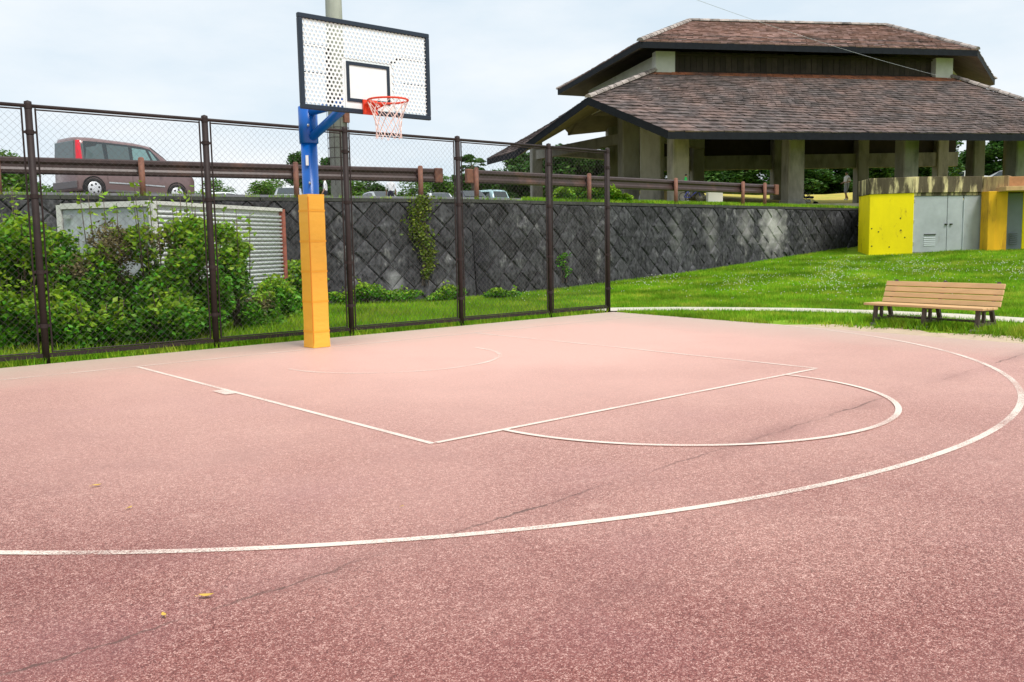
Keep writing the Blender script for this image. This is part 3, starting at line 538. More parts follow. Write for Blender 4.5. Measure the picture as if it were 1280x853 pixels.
# ------------------------------------------------------------------ guardrails on the wall top
def guardrail(latA, latB, post_px, label, back=.45):
    A, B = W(latA, float(wall_d(latA))+back), W(latB, float(wall_d(latB))+back); zb = 2.44
    A.z = zb; B.z = zb
    g = thing('guardrail', label, 'guardrail', A, group=None)
    e = (B-A).normalized(); n = Vector((e.y, -e.x, 0)); n = n if n.dot(HF) < 0 else -n
    prof = [(0, .0), (.07, .03), (.075, .09), (.01, .14), (.01, .20), (.075, .25), (.07, .31), (0, .34)]   # W-shaped beam, bulging to the road side and to the wall side
    mb = MB(); vs = []
    for q in (A, B):
        vs += [q+n*(-.02+.5*a)+Vector((0, 0, .47+z)) for a, z in prof]+[q+n*(-.03+.5*a-.012)+Vector((0, 0, .47+z)) for a, z in reversed(prof)]
    k = len(vs)//2; mb.add(vs, [(i, (i+1) % k, k+(i+1) % k, k+i) for i in range(k)]); mb.build('beam', M['rail'], g, False, True)
    for s_, q in ((1, A), (-1, B)):
        mb = MB(); mb.box(q+e*(s_*.0)+Vector((0, 0, .64)), (.22, .13, .36), rotm(e, n, Vector((0, 0, 1))), .02); mb.build('end_cap', M['rpost'], g, False, True)
    for px in post_px:
        t_ = (px-640)/FPX; lo, hi = latA-3, latB+3
        for _ in range(40):
            md = (lo+hi)/2
            if md/(float(wall_d(md))+back) < t_: lo = md
            else: hi = md
        q = W(lo, float(wall_d(lo))+back, zb)+n*.085
        mb = MB(); mb.tube([q+Vector((0, 0, -.12)), q+Vector((0, 0, .83))], .062, 14); mb.lathe([(0, .035), (.04, .03), (.064, 0)], q+Vector((0, 0, .83)), n=14); pst = mb.build('post', M['rpost'], g, True, True)
        mb = MB(); mb.box(q-n*.06+Vector((0, 0, .64)), (.08, .06, .1), rotm(e, n, Vector((0, 0, 1)))); mb.build('bracket', M['rail'], pst).location = -g.location
    return g
guardrail(-15.5, -1.78, [-170, 10, 187, 376, 529], 'brown guardrail beside the minivan, ending near the ivy on the retaining wall')
guardrail(-1.02, 9.45, [597, 736, 843, 926, 953], 'brown guardrail in front of the pavilion, running down the wall top')
# ------------------------------------------------------------------ pavilion
def C(lat, d, z): return W(lat, d, z)
ZE, ZT = 5.593, 9.25
P0, P1, P2, P3, P4, P5 = (2.96, 54.7), (6.02, 42.0), (22.96, 45.26), (28.37, 53.8), (27.6, 57.4), (8.6, 57.2)
UP = [P0, P1, P2, P3, P4, P5]
def offset(poly, o):       # + = outward, poly is counter-clockwise seen from above in (lat, depth)
    n = len(poly); out = []
    L_ = []
    for i in range(n):
        a, b2 = poly[i], poly[(i+1) % n]; dx, dy = b2[0]-a[0], b2[1]-a[1]; l_ = math.hypot(dx, dy); nx, ny = dy/l_, -dx/l_; L_.append((nx, ny, nx*a[0]+ny*a[1]+o))
    for i in range(n):
        (a, b2, c), (d, e_, f) = L_[i-1], L_[i]; det = a*e_-b2*d; out.append(((c*e_-b2*f)/det, (a*f-c*d)/det))
    return out
CL = offset(UP, -1.25)
pav = thing('pavilion', 'large open concrete pavilion with a two-tier brown tiled roof above the retaining wall', 'pavilion', W(16, 50, 2.9))
EO = [7.19, 7.19, 7.19, 3.0, 2.2, 2.2]; EV = offset(CL, 7.19); SLO = (ZT-ZE)/7.19; ZEs = [ZT-SLO*o for o in EO]
# roof with cut corners: each hip ends in a little gable
apex = []; feet = []
for i in range(6):
    c = Vector((*CL[i], 0)); e = Vector((*EV[i], 0)); h_ = (e-c); kf = .53*min(EO[i-1], EO[i])/7.19
    A_ = c+h_*kf; zA = ZT+(ZE-ZT)*kf; hd = h_.normalized(); nd = Vector((-hd.y, hd.x, 0))
    def hit(k):
        p, q = Vector((*CL[k], 0)), Vector((*CL[(k+1) % 6], 0)); d = (q-p).normalized(); p = p+Vector((d.y, -d.x, 0))*EO[k]; den = nd.x*d.y-nd.y*d.x; w = p-A_; s_ = (w.x*d.y-w.y*d.x)/den; return A_+nd*s_
    apex.append([A_.x, A_.y, zA]); feet.append([hit((i-1) % 6), hit(i)])
def LDz(v): a_, b_ = LD(v.x, v.y); return a_, b_, v.z
eA = LDz(P(835, 165, 36.0)); fdx, fdy = P2[0]-P1[0], P2[1]-P1[1]; fl_ = math.hypot(fdx, fdy); fdx /= fl_; fdy /= fl_
def onplane(d): a_, b_, z_ = LDz(P(735, 123, float(d))); return z_-ZE-SLO*((a_-eA[0])*-fdy+(b_-eA[1])*fdx)
dA = min(np.arange(36, 46, .02), key=lambda d: abs(onplane(d))); apex[1] = list(LDz(P(735, 123, float(dA))))
lx, ly = -1.294, 49.19; ldx, ldy = P0[0]-P1[0], P0[1]-P1[1]; cdx, cdy = apex[1][0]-eA[0], apex[1][1]-eA[1]; den = cdx*ldy-cdy*ldx; tt_ = ((lx-eA[0])*ldy-(ly-eA[1])*ldx)/den
feet[1] = [Vector((eA[0]+cdx*tt_, eA[1]+cdy*tt_, 0)), Vector((eA[0], eA[1], 0))]
feet[2] = [Vector((eA[0]+fdx*19.3, eA[1]+fdy*19.3, 0)), Vector((28.9, 42.9, 0))]; apex[2] = [25.9, 41.2, ZT-SLO*5.75]
rb = MB(); so_ = MB(); fa = MB(); sh = MB(); TH_ = .28
def shingles(mb, a, b2, c, d, w=.34, ex=.29, red=None):
    """rows of lapped tiles over a roof facet with eave a-b2 and top d-c"""
    a, b2, c, d = map(Vector, (a, b2, c, d)); n = (b2-a).cross(d-a).normalized() if (d-a).length > .1 else (b2-a).cross(c-a).normalized()
    if n.z < 0: n = -n
    rows = max(2, int(((a+b2)/2-(c+d)/2).length/ex))
    for r_ in range(rows):
        v0, v1 = r_/rows, (r_+1.12)/rows; v1 = min(v1, 1)
        l0, l1, h0, h1 = a.lerp(d, v0), b2.lerp(c, v0), a.lerp(d, v1), b2.lerp(c, v1); ln = (l1-l0).length; k = max(1, int(ln/w)); us = [0]+[(i+random.uniform(-.22, .22)+(.5 if r_ % 2 else 0))/k for i in range(1, k)]+[1]
        us = sorted(min(1, max(0, q)) for q in us)
        mb.cur = red(v0) if red else 0
        for i in range(len(us)-1):
            u0_, u1_ = us[i]+.0004, us[i+1]-.0004
            if u1_ <= u0_: continue
            lf = .05+random.uniform(-.012, .022); dn = random.uniform(-.03, .05)/max(.1, (d-a).length)
            q0, q1 = l0.lerp(l1, u0_)-(h0-l0)*dn*rows*.3, l0.lerp(l1, u1_)-(h0-l0)*dn*rows*.3; w0, w1 = h0.lerp(h1, u0_), h0.lerp(h1, u1_)
            mb.add([q0+n*.0, q1+n*.0, q0+n*lf, q1+n*(lf+random.uniform(-.008, .008)), w1+n*.012, w0+n*.012], [(0, 1, 3, 2), (2, 3, 4, 5)])
    mb.cur = 0
def facet_slab(poly):
    pts = [Vector(q) for q in poly]; rb.add(pts, [tuple(range(len(pts)))])
    so_.add([q-Vector((0, 0, TH_)) for q in pts], [tuple(range(len(pts)))])
for i in range(6):
    j = (i+1) % 6
    c0, c1 = C(*CL[i], ZT), C(*CL[j], ZT); a0, a1 = C(*apex[i]), C(*apex[j]); f0, f1 = C(feet[i][1].x, feet[i][1].y, ZEs[i]), C(feet[j][0].x, feet[j][0].y, ZEs[i])
    facet_slab([c0, a0, f0, f1, a1, c1])
    for p_, q_ in ((a0, f0), (f0, f1), (f1, a1)):
        fa.add([p_+Vector((0, 0, .05)), q_+Vector((0, 0, .05)), q_-Vector((0, 0, TH_)), p_-Vector((0, 0, TH_))], [(0, 1, 2, 3)])
    # shingle bands: from the eave up to the apex line, then up to the clerestory
    tA = (a0.z-ZE)/(ZT-ZE); tB = (a1.z-ZE)/(ZT-ZE)
    top = lambda v: 2 if v > .84 else (1 if (v > .68 and random.random() < .5) else 0)
    shingles(sh, f0, f1, a1, a0); shingles(sh, a0, a1, c1, c0, red=top)
rb.cur = so_.cur = 0
low = rb.build('lower_roof', M['tile'], pav, False, True); loc_ = -pav.location
so_.build('soffit', M['soffit'], low).location = loc_; fa.build('fascia', M['fascia'], low).location = loc_
tag(sh.build('roof_tile_courses', [M['tile'], M['tilered'], M['tileorange']], low), kind='stuff').location = loc_
# upper roof
ZU, ZR = 10.334, 12.81; R1, R2 = (9.64, 49.0), (20.77, 50.87)
r1, r2 = C(*R1, ZR), C(*R2, ZR); U = [C(*q, ZU) for q in UP]
facs = [(U[0], U[1], r1, r1), (U[1], U[2], r2, r1), (U[2], U[3], r2, r2), (U[3], U[4], r2, r2), (U[4], U[5], r1, r2), (U[5], U[0], r1, r1)]
rb, so_, fa, sh = MB(), MB(), MB(), MB()
for a, b2, c, d in facs:
    q = [a, b2, c] + ([d] if (d-c).length > .1 else []); 
    if len(q) == 4: facet_slab([a, b2, c]); facet_slab([a, c, d])
    else: facet_slab(q)
    fa.add([a+Vector((0, 0, .05)), b2+Vector((0, 0, .05)), b2-Vector((0, 0, TH_)), a-Vector((0, 0, TH_))], [(0, 1, 2, 3)]); shingles(sh, a, b2, c, d, red=lambda v: 1 if random.random() < .85 else 0)
upr = rb.build('upper_roof', M['tilered'], pav, False, True)
so_.build('soffit', M['soffit'], upr).location = loc_; fa.build('fascia', M['fascia'], upr).location = loc_
tag(sh.build('roof_tile_courses', [M['tile'], M['tilered'], M['tileorange']], upr), kind='stuff').location = loc_
# hip and ridge tiles, one by one
b = MB(); hn = 7; vs = []
for x, k in ((-.26, 1.0), (.26, 1.12)): vs += [(x, .15*k*math.cos(PI*i/(hn-1)), .13*k*math.sin(PI*i/(hn-1))) for i in range(hn)]
b.add(vs, [(i, i+1, hn+i+1, hn+i) for i in range(hn-1)]+[tuple(range(hn)), tuple(range(2*hn-1, hn-1, -1))]); o_ = b.build('ridge_tile', M['hiptile']); RT = o_.data; bpy.data.objects.remove(o_)
def ridge(p, q, par):
    d = q-p; n = max(1, int(d.length/.52)); ex = d.normalized(); ey = Vector((0, 0, 1)).cross(ex).normalized(); ez = ex.cross(ey)
    for i in range(n):
        o = link('ridge_tile', RT, par); c = p.lerp(q, (i+.5)/n); o.matrix_local = Matrix.Translation(c-pav.location+ez*.03) @ rotm(ex, ey, ez).to_4x4()
ridge(r1, r2, upr)
for i, t_ in ((0, r1), (1, r1), (2, r2), (3, r2)): ridge(t_, U[i], upr)
for i in (0, 1, 2, 3): ridge(C(*CL[i], ZT+.03), C(*apex[i]), low)
# clerestory
for i in range(6):
    a, c = CL[i], CL[(i+1) % 6]; A_, B_ = C(*a, ZT-.5), C(*c, ZT-.5); e = (B_-A_).normalized(); Ls = (B_-A_).length; n = Vector((e.y, -e.x, 0)); n = n if n.dot(A_-C(16, 52, 0)) > 0 else -n
    MM = rotm(e, n, Vector((0, 0, 1)))
    hz_ = 1.4
    mb = MB(); mb.box((A_+B_)/2+Vector((0, 0, hz_/2-.0))-n*.35, (Ls-.4, .16, hz_), MM)
    wl = mb.build('clerestory_wall', M['white'] if i != 1 else M['louver'], pav, False, True)
    if i == 1:
        nb = 46
        for k in range(nb):
            mb = MB(); mb.box(A_.lerp(B_, .06+.88*(k+.5)/nb)+Vector((0, 0, .72+random.uniform(-.02, .02)))-n*(.2+random.uniform(0, .02)), (Ls*.88/nb-.02, .05, 1.5), MM); mb.build('board', M['louver'], wl).location = loc_
        for z in (.55, 1.34): mb = MB(); mb.box((A_+B_)/2+Vector((0, 0, z))-n*.13, (Ls*.88, .06, .08), MM); mb.build('board_rail', M['louver'], wl).location = loc_
    for f in ((.028, .972) if i == 1 else ()):
        mb = MB(); mb.box(A_.lerp(B_, f)+Vector((0, 0, .68))-n*.1, (.95, .5, 1.46), MM); mb.build('corner_pier', M['white'], pav, False, True)
# columns and beams
FLZ = 2.88
mb = MB(); fl = [C(*q, 0) for q in offset(CL, 5.6)]; mb.prism([(q.x, q.y) for q in fl], 2.55, FLZ-.06); mb.build('floor_slab', M['concrete'], pav, False, True)
e1 = (C(*P2, 0)-C(*P1, 0)).normalized(); n1 = Vector((e1.y, -e1.x, 0)); MM = rotm(e1, n1, Vector((0, 0, 1)))
def roof_z(lat, d):
    ins = 1e9
    n_ = len(EV)
    for i in range(n_):
        a, b2 = EV[i], EV[(i+1) % n_]; dx, dy = b2[0]-a[0], b2[1]-a[1]; l_ = math.hypot(dx, dy); ins = min(ins, (-(lat-a[0])*dy+(d-a[1])*dx)/l_)
    return ZE+min(1, max(0, ins)/7.19)*(ZT-ZE)-TH_
def column(lat, d, w=.74, dp=.74, z1=None, rz=0, ma='concrete'):
    z1 = z1 or roof_z(lat, d)+.05; c = C(lat, d, (FLZ-.3+z1)/2); m_ = MM @ Matrix.Rotation(rz, 3, 'Z')
    mb = MB(); mb.box(c, (w, dp, z1-FLZ+.3), m_, .05); mb.box((c.x, c.y, FLZ+.04), (w+.12, dp+.12, .22), m_, .03)
    return mb.build('column', M[ma], pav, False, True)
for q in ((7.2, 39.0), (12.4, 40.0), (17.8, 41.0), (23.4, 42.1), (28.0, 43.6)): column(*q)
column(5.75, 44.0, .85, .85); column(6.5, 41.6, .95, .95, rz=R(30))
back = [(1.55, 52.0)]
for q in back: column(*q, .62, .62)
for q in ((6.4, 56.5), (11.6, 56.5), (16.6, 56.6), (21.8, 56.7), (26.8, 56.9)): column(*q, .75, .6, z1=8.4)
for q in ((25.2, 49.5), (28.3, 51.5)): column(*q, .7, .7)
def beam(p, q, w, h, z): mb = MB(); mb.bar(C(*p, z), C(*q, z), w, h); mb.build('beam', M['concrete'], pav, False, True)
beam((6.0, 56.5), (27.8, 56.9), .4, .85, 6.08); beam((5.75, 44), (10.6, 50.5), .4, .5, 6.6); beam((1.55, 52), (5.75, 44), .35, .5, 6.3); beam((1.55, 52), (6.4, 56.5), .35, .5, 6.6)
mb = MB(); mb.bar(C(6.0, 56.7, 7.5), C(27.8, 57.1, 7.5), .15, 1.95); mb.build('back_shade_infill', M['louver'], pav, False, True)  # added dark panel standing in for the shaded interior above the beam
for (q, t_) in (((7.2, 39.0), (10.6, 51.5)), ((12.4, 40.0), (15.2, 51.5)), ((17.8, 41), (19.6, 51.5)), ((23.4, 42.1), (24.6, 50.8)), ((5.75, 44), (10.6, 51.5))):
    p_ = C(*q, roof_z(*q)-.12); k_ = .62; mq = (q[0]+(t_[0]-q[0])*k_, q[1]+(t_[1]-q[1])*k_); q_ = C(*mq, min(8.9, roof_z(*mq)-.12)); mb = MB(); mb.bar(p_, q_, .32, .42); mb.build('rafter', M['concrete'], pav, False, True)
# ceiling below the clerestory keeps the inside dim, as a real loft would
mb = MB(); cq = [C(*q, 0) for q in offset(CL, -.45)]; mb.prism([(q.x, q.y) for q in cq], ZT-.55, ZT-.45); mb.build('ceiling', M['soffit'], pav, False, True)
# ------------------------------------------------------------------ yellow utility block
zb = .70; ZD = 2.82; ZP = 3.36
def YP(px, d): q = P(px, 300, d); return (q.x, q.y)
ya, yb, yc, yd, ye = YP(1072.5, 33.0), YP(1086, 31.5), YP(1141, 31.0), YP(1227, 31.3), YP(1258, 31.1)
blk = thing('utility_block', 'bright yellow concrete utility block with grey steel doors and blackened parapet', 'building', (yc[0], yc[1], zb))
blkc = (W(16.5, 34)-W(14.3, 30.6)).normalized()
def wallseg(name, a, c, z0, z1, th, ma, par=blk, out=0.0):
    a, c = Vector((*a, 0)), Vector((*c, 0)); e = (c-a).normalized(); n = Vector((e.y, -e.x, 0)); n = n if n.dot(blkc) < 0 else -n
    mb = MB(); mb.box((a+c)/2+n*(out-th/2)+Vector((0, 0, (z0+z1)/2)), ((c-a).length, th, z1-z0), rotm(e, n, Vector((0, 0, 1))), .012); o = mb.build(name, ma, None); 
    o.parent = par
    o.location = -Vector(blk.location); return o
wallseg('wall', ya, yb, zb-.3, ZD, .3, M['yellow']); wallseg('wall', yb, yc, zb-.3, ZD, .3, M['yellow'], out=.004)
dl = wallseg('lintel', yc, yd, ZD-.10, ZD, .3, M['parapet'], out=-.02)
e2 = (Vector((*yd, 0))-Vector((*yc, 0))).normalized(); n2 = Vector((e2.y, -e2.x, 0)); n2 = n2 if n2.dot(HF) < 0 else -n2; M2 = rotm(e2, n2, Vector((0, 0, 1))); Dw = (Vector((*yd, 0))-Vector((*yc, 0))).length
def on2(f, z, o_=0): return Vector((*yc, 0)) + e2*(Dw*f) + n2*o_ + Vector((0, 0, z))
def pc(name, f0, f1, z0, z1, o_, th, ma, par, bev=.008):
    mb = MB(); mb.box(on2((f0+f1)/2, (z0+z1)/2, o_-th/2), (Dw*(f1-f0), th, z1-z0), M2, bev); o = mb.build(name, ma, par); o.location = -Vector(blk.location) if par is blk else (0, 0, 0); return o
fz = zb+.10
pc('door_sill', .0, 1, zb-.3, fz, -.02, .3, M['concrete'], blk)
dr = pc('door', .006, .495, fz+.01, ZD-.105, -.05, .05, M['door'], blk); dr2 = pc('door', .502, .725, fz+.01, ZD-.105, -.05, .05, M['door'], blk); dr3 = pc('door', .74, .994, fz+.01, ZD-.105, -.05, .05, M['door'], blk)
pc('door_mullion', .727, .738, fz+.01, ZD-.25, -.01, .06, mat('pale_steel', (.5, .54, .56), .4), blk)
for f in (.462, .535): pc('handle', f, f+.035, fz+.93, fz+.97, .01, .07, M['dark'], dr)
pc('louver_hood', .17, .34, fz+.60, fz+.625, -.01, .05, M['dark'], dr)
for k in range(5): pc('louver_slat', .165, .335, fz+.22+k*.065, fz+.26+k*.065, -.035, .02, mat('pale_steel', (.5, .54, .56), .4), dr)
for f in (.008,): 
    for z in (.25, 1.0, 1.7): pc('hinge', f, f+.014, fz+z, fz+z+.12, -.02, .04, M['steel'], dr)
yd2, ye2 = YP(1234, 30.75), YP(1258, 30.75)
wallseg('pilaster_side', yd, yd2, zb-.3, ZD, .25, M['ochre']); wallseg('pilaster', yd2, ye2, zb-.3, ZD, .5, M['ochre'], out=.003)
yf, yg = YP(1261, 31.3), YP(1277, 31.3); yh = YP(1340, 31.0)
wallseg('side_door', YP(1256, 31.25), yg, fz, ZD-.05, .06, M['door2'])
for k in range(6): a_, b_ = YP(1262, 31.16), YP(1272, 31.16); wallseg('louver_slat', a_, b_, fz+.22+k*.07, fz+.255+k*.07, .03, mat('slate_steel', (.11, .13, .14), .5))
wallseg('wall', yg, yh, zb-.3, ZD, .3, M['yellow'])
yi, yj = YP(1335, 36), YP(1108, 37)
# parapet ring and roof
ring = [ya, yb, yc, yd, ye]
for a, c in ((ya, yb), (yb, yc), (yc, yd)): wallseg('parapet', a, c, ZD+.002, ZP, .32, M['parapet'], out=.035)
wallseg('parapet', YP(1227, 31.27), ye2, ZD+.002, ZP-.03, .4, mat('streaked_concrete', (.30, .20, .10), .95, .3, 5, stain=(.60, .45, .2), sscale=3, sthr=(.5, .65), stretch=(1, 1, .2)), out=.05)
wallseg('canopy', YP(1255, 30.2), YP(1345, 30.0), ZD-.02, ZD+.13, 1.4, mat('pale_tan_concrete', (.52, .33, .15), .9, .2, 4)); wallseg('parapet', YP(1257, 30.8), YP(1345, 30.6), ZD+.14, ZP-.06, .35, M['tan'])
mb = MB(); mb.prism([ya, yb, yc, yd, ye, yh, yi, yj], ZD+.02, ZP-.25); o = mb.build('roof_slab', M['coping'], blk); o.location = -blk.location
mb = MB(); mb.prism([ya, yj, (yj[0]+.2, yj[1]+.2), (ya[0]+.25, ya[1]+.1)], zb-.3, ZP-.02); o = mb.build('wall', M['parapet'], blk); o.location = -blk.location
mb = MB(); mb.prism([yh, (yh[0]+.2, yh[1]), (yi[0]+.2, yi[1]), yi], zb-.3, ZD); o = mb.build('wall', M['yellow'], blk); o.location = -blk.location
for px, y in ((1090, 308), (1112, 309), (1126, 288), (1125, 273), (1086, 286), (1098, 290), (1131, 297)):        # dark drain holes and tie holes in the yellow wall
    f = (px-1086)/55; a, c = Vector((*yb, 0)), Vector((*yc, 0)); q = a.lerp(c, max(.06, f)); z = P(px, y, 31.2).z; e = (c-a).normalized(); n = Vector((e.y, -e.x, 0)); n = n if n.dot(HF) < 0 else -n
    mb = MB(); mb.lathe([(0, .008), (.02, .008), (.024, 0)], q+n*.004+Vector((0, 0, max(z, zb+.14))), rotm(e, Vector((0, 0, 1)), n), 8); mb.build('tie_hole', M['dark'], blk).location = -blk.location
ex_ = P(1280, 300, 30.6)
# ------------------------------------------------------------------ storage container
ca, cb2, cc = P(190, 253, 14.35), P(85, 258, 15.05), P(352, 262, 17.95)
ZC = 2.10; e_r = Vector((cc.x-ca.x, cc.y-ca.y, 0)); Lr = e_r.length; e_r.normalize(); e_l = Vector((-e_r.y, e_r.x, 0)); e_l = e_l if e_l.dot(cb2-ca) > 0 else -e_l; Ll = (cb2-ca).dot(e_l)
con = thing('storage_container', 'low white corrugated steel container standing behind the bushes', 'container', (ca.x, ca.y, 0))
def cn(a, b_, z): return Vector((0, 0, 0))+e_r*a+e_l*b_+Vector((0, 0, z))
MC = rotm(e_r, e_l, Vector((0, 0, 1)))
if e_r.cross(e_l).z < 0: MC = rotm(e_r, e_l, Vector((0, 0, 1)))
b = MB(); b.box(cn(Lr/2, Ll/2, 1.08), (Lr-.06, Ll-.06, 1.98), MC); b.build('body', M['cont'], con)
nrib = 24
for k in range(nrib):
    z = .22+k*(ZC-.34)/nrib; b = MB(); b.tube([cn(.05, .0, z+.035), cn(Lr-.05, .0, z+.035)], .027, 6); b.build('corrugation', M['cont'], con, True)
b = MB(); b.box(cn(-.0, Ll/2, 1.08), (.02, Ll-.12, 1.86), MC); b.build('end_panel', M['mesh'], con)
b = MB()
for (x, y) in ((0, 0), (0, Ll)): b.box(cn(x, y, 1.07), (.09, .09, 2.05), MC)
b.box(cn(0, Ll/2, ZC-.03), (.10, Ll-.09, .09), MC); b.box(cn(Lr/2, -.01, ZC-.02), (Lr-.09, .07, .06), MC); b.build('frame', M['white'], con)
b = MB(); b.box(cn(Lr, -.0, 1.07), (.10, .09, 2.05), MC); b.build('corner_post', M['contrust'], con)
b = MB(); b.box(cn(-.05, Ll*.5, 1.0), (.02, .02, 1.8), MC); b.box(cn(-.05, Ll*.9, 1.9), (.03, .14, .06), MC); b.build('lock_bar', M['steel'], con)
# ------------------------------------------------------------------ utility pole and cable
up_ = P(426, 250, 25.0); up_.z = uz(up_)
pole = thing('utility_pole', 'tall pale concrete utility pole standing behind the guardrail and fence', 'utility pole', up_)
b = MB(); b.tube([(0, 0, -.2), (0, 0, 11.5)], [.26, .17], 20); b.build('shaft', M['pole'], pole, True)
for s in range(9):
    b = MB(); z = .5+s*.27
    b.tube([(.29*math.cos(a*PI/10), .29*math.sin(a*PI/10), z) for a in range(20)], .008, 5, close=True); b.build('guard_ring', M['brown'], pole)
for k in range(10):
    a = k*PI/5; b = MB(); b.tube([(.29*math.cos(a), .29*math.sin(a), .3), (.285*math.cos(a), .285*math.sin(a), 3.1)], .007, 5); b.build('guard_wire', M['brown'], pole)
b = MB(); b.box((.1, -.27, 2.35), (.16, .1, .75)); b.build('cable_duct', M['rpost'], pole)
b = MB(); b.box((0, 0, 10.9), (1.6, .1, .1)); b.build('crossarm', M['steel'], pole)
cA = Vector((up_.x, up_.y, up_.z+9.0)); cB = P(1190, 99, 46.0); pts = []
for k in range(25):
    t_ = k/24; q = cA.lerp(cB, t_); q.z -= .5*4*t_*(1-t_); pts.append(q)
b = MB(); b.tube(pts, .007, 5); tag(b.build('power_cable', M['cable'], None), 'thin grey cable slung from the utility pole to the pavilion roof', 'cable')
# ------------------------------------------------------------------ bench
Q = G(1222, 415.5); bd = Vector((.13, .99, 0)).normalized(); bn_ = Vector((bd.y, -bd.x, 0))      # bd along the bench, bn_ away from the court
rz = math.atan2(bd.y, bd.x)
bench = thing('park_bench', 'timber slatted park bench on bronze legs beside the court edge', 'bench', Q, rz)
BL0, BL1 = -.13, 1.74; Bc = (BL0+BL1)/2; BLn = BL1-BL0                   # local x along, local y = towards court (left of x), so back is -y
SH = .325
for k in range(3):
    b = MB(); b.box((Bc, .06-k*.135, SH-.002*k), (BLn, .118, .034), bev=.006); b.build('seat_slat', M['wood'], bench)
tl = R(20)
for k in range(4):
    z = SH+.045+k*.083; y = -.345-(z-SH)*math.tan(tl); b = MB(); b.box((Bc+.0, y, z), (BLn-.02, .03, .076), Matrix.Rotation(tl, 3, 'X'), .006); b.build('back_slat', M['wood'], bench)
for x in (0.0, .80, 1.60):
    b = MB()
    b.bar((x, .02, SH-.03), (x, -.36, SH-.03), .05, .035); b.bar((x, .03, .0), (x, .0, SH-.02), .055, .045, (0, 1, 0)); b.bar((x, -.14, .10), (x, -.14, SH-.03), .04, .04, (0, 1, 0)); b.bar((x, -.44, .0), (x, -.33, SH-.02), .055, .045, (0, 1, 0))
    b.bar((x, .03, .10), (x, -.42, .10), .04, .04); b.bar((x, -.335, SH-.03), (x, -.395-.35*math.tan(tl), SH+.35), .045, .03, (0, 1, 0)); b.build('leg_frame', M['bleg'], bench)
    b = MB(); b.box((x, .04, .012), (.15, .1, .05), bev=.01); b.box((x, -.44, .012), (.15, .1, .05), bev=.01); b.build('foot', M['bfoot'], bench)
b = MB(); b.bar((0, -.30, .12), (1.60, -.30, .12), .035, .035); b.build('stretcher', M['bleg'], bench)
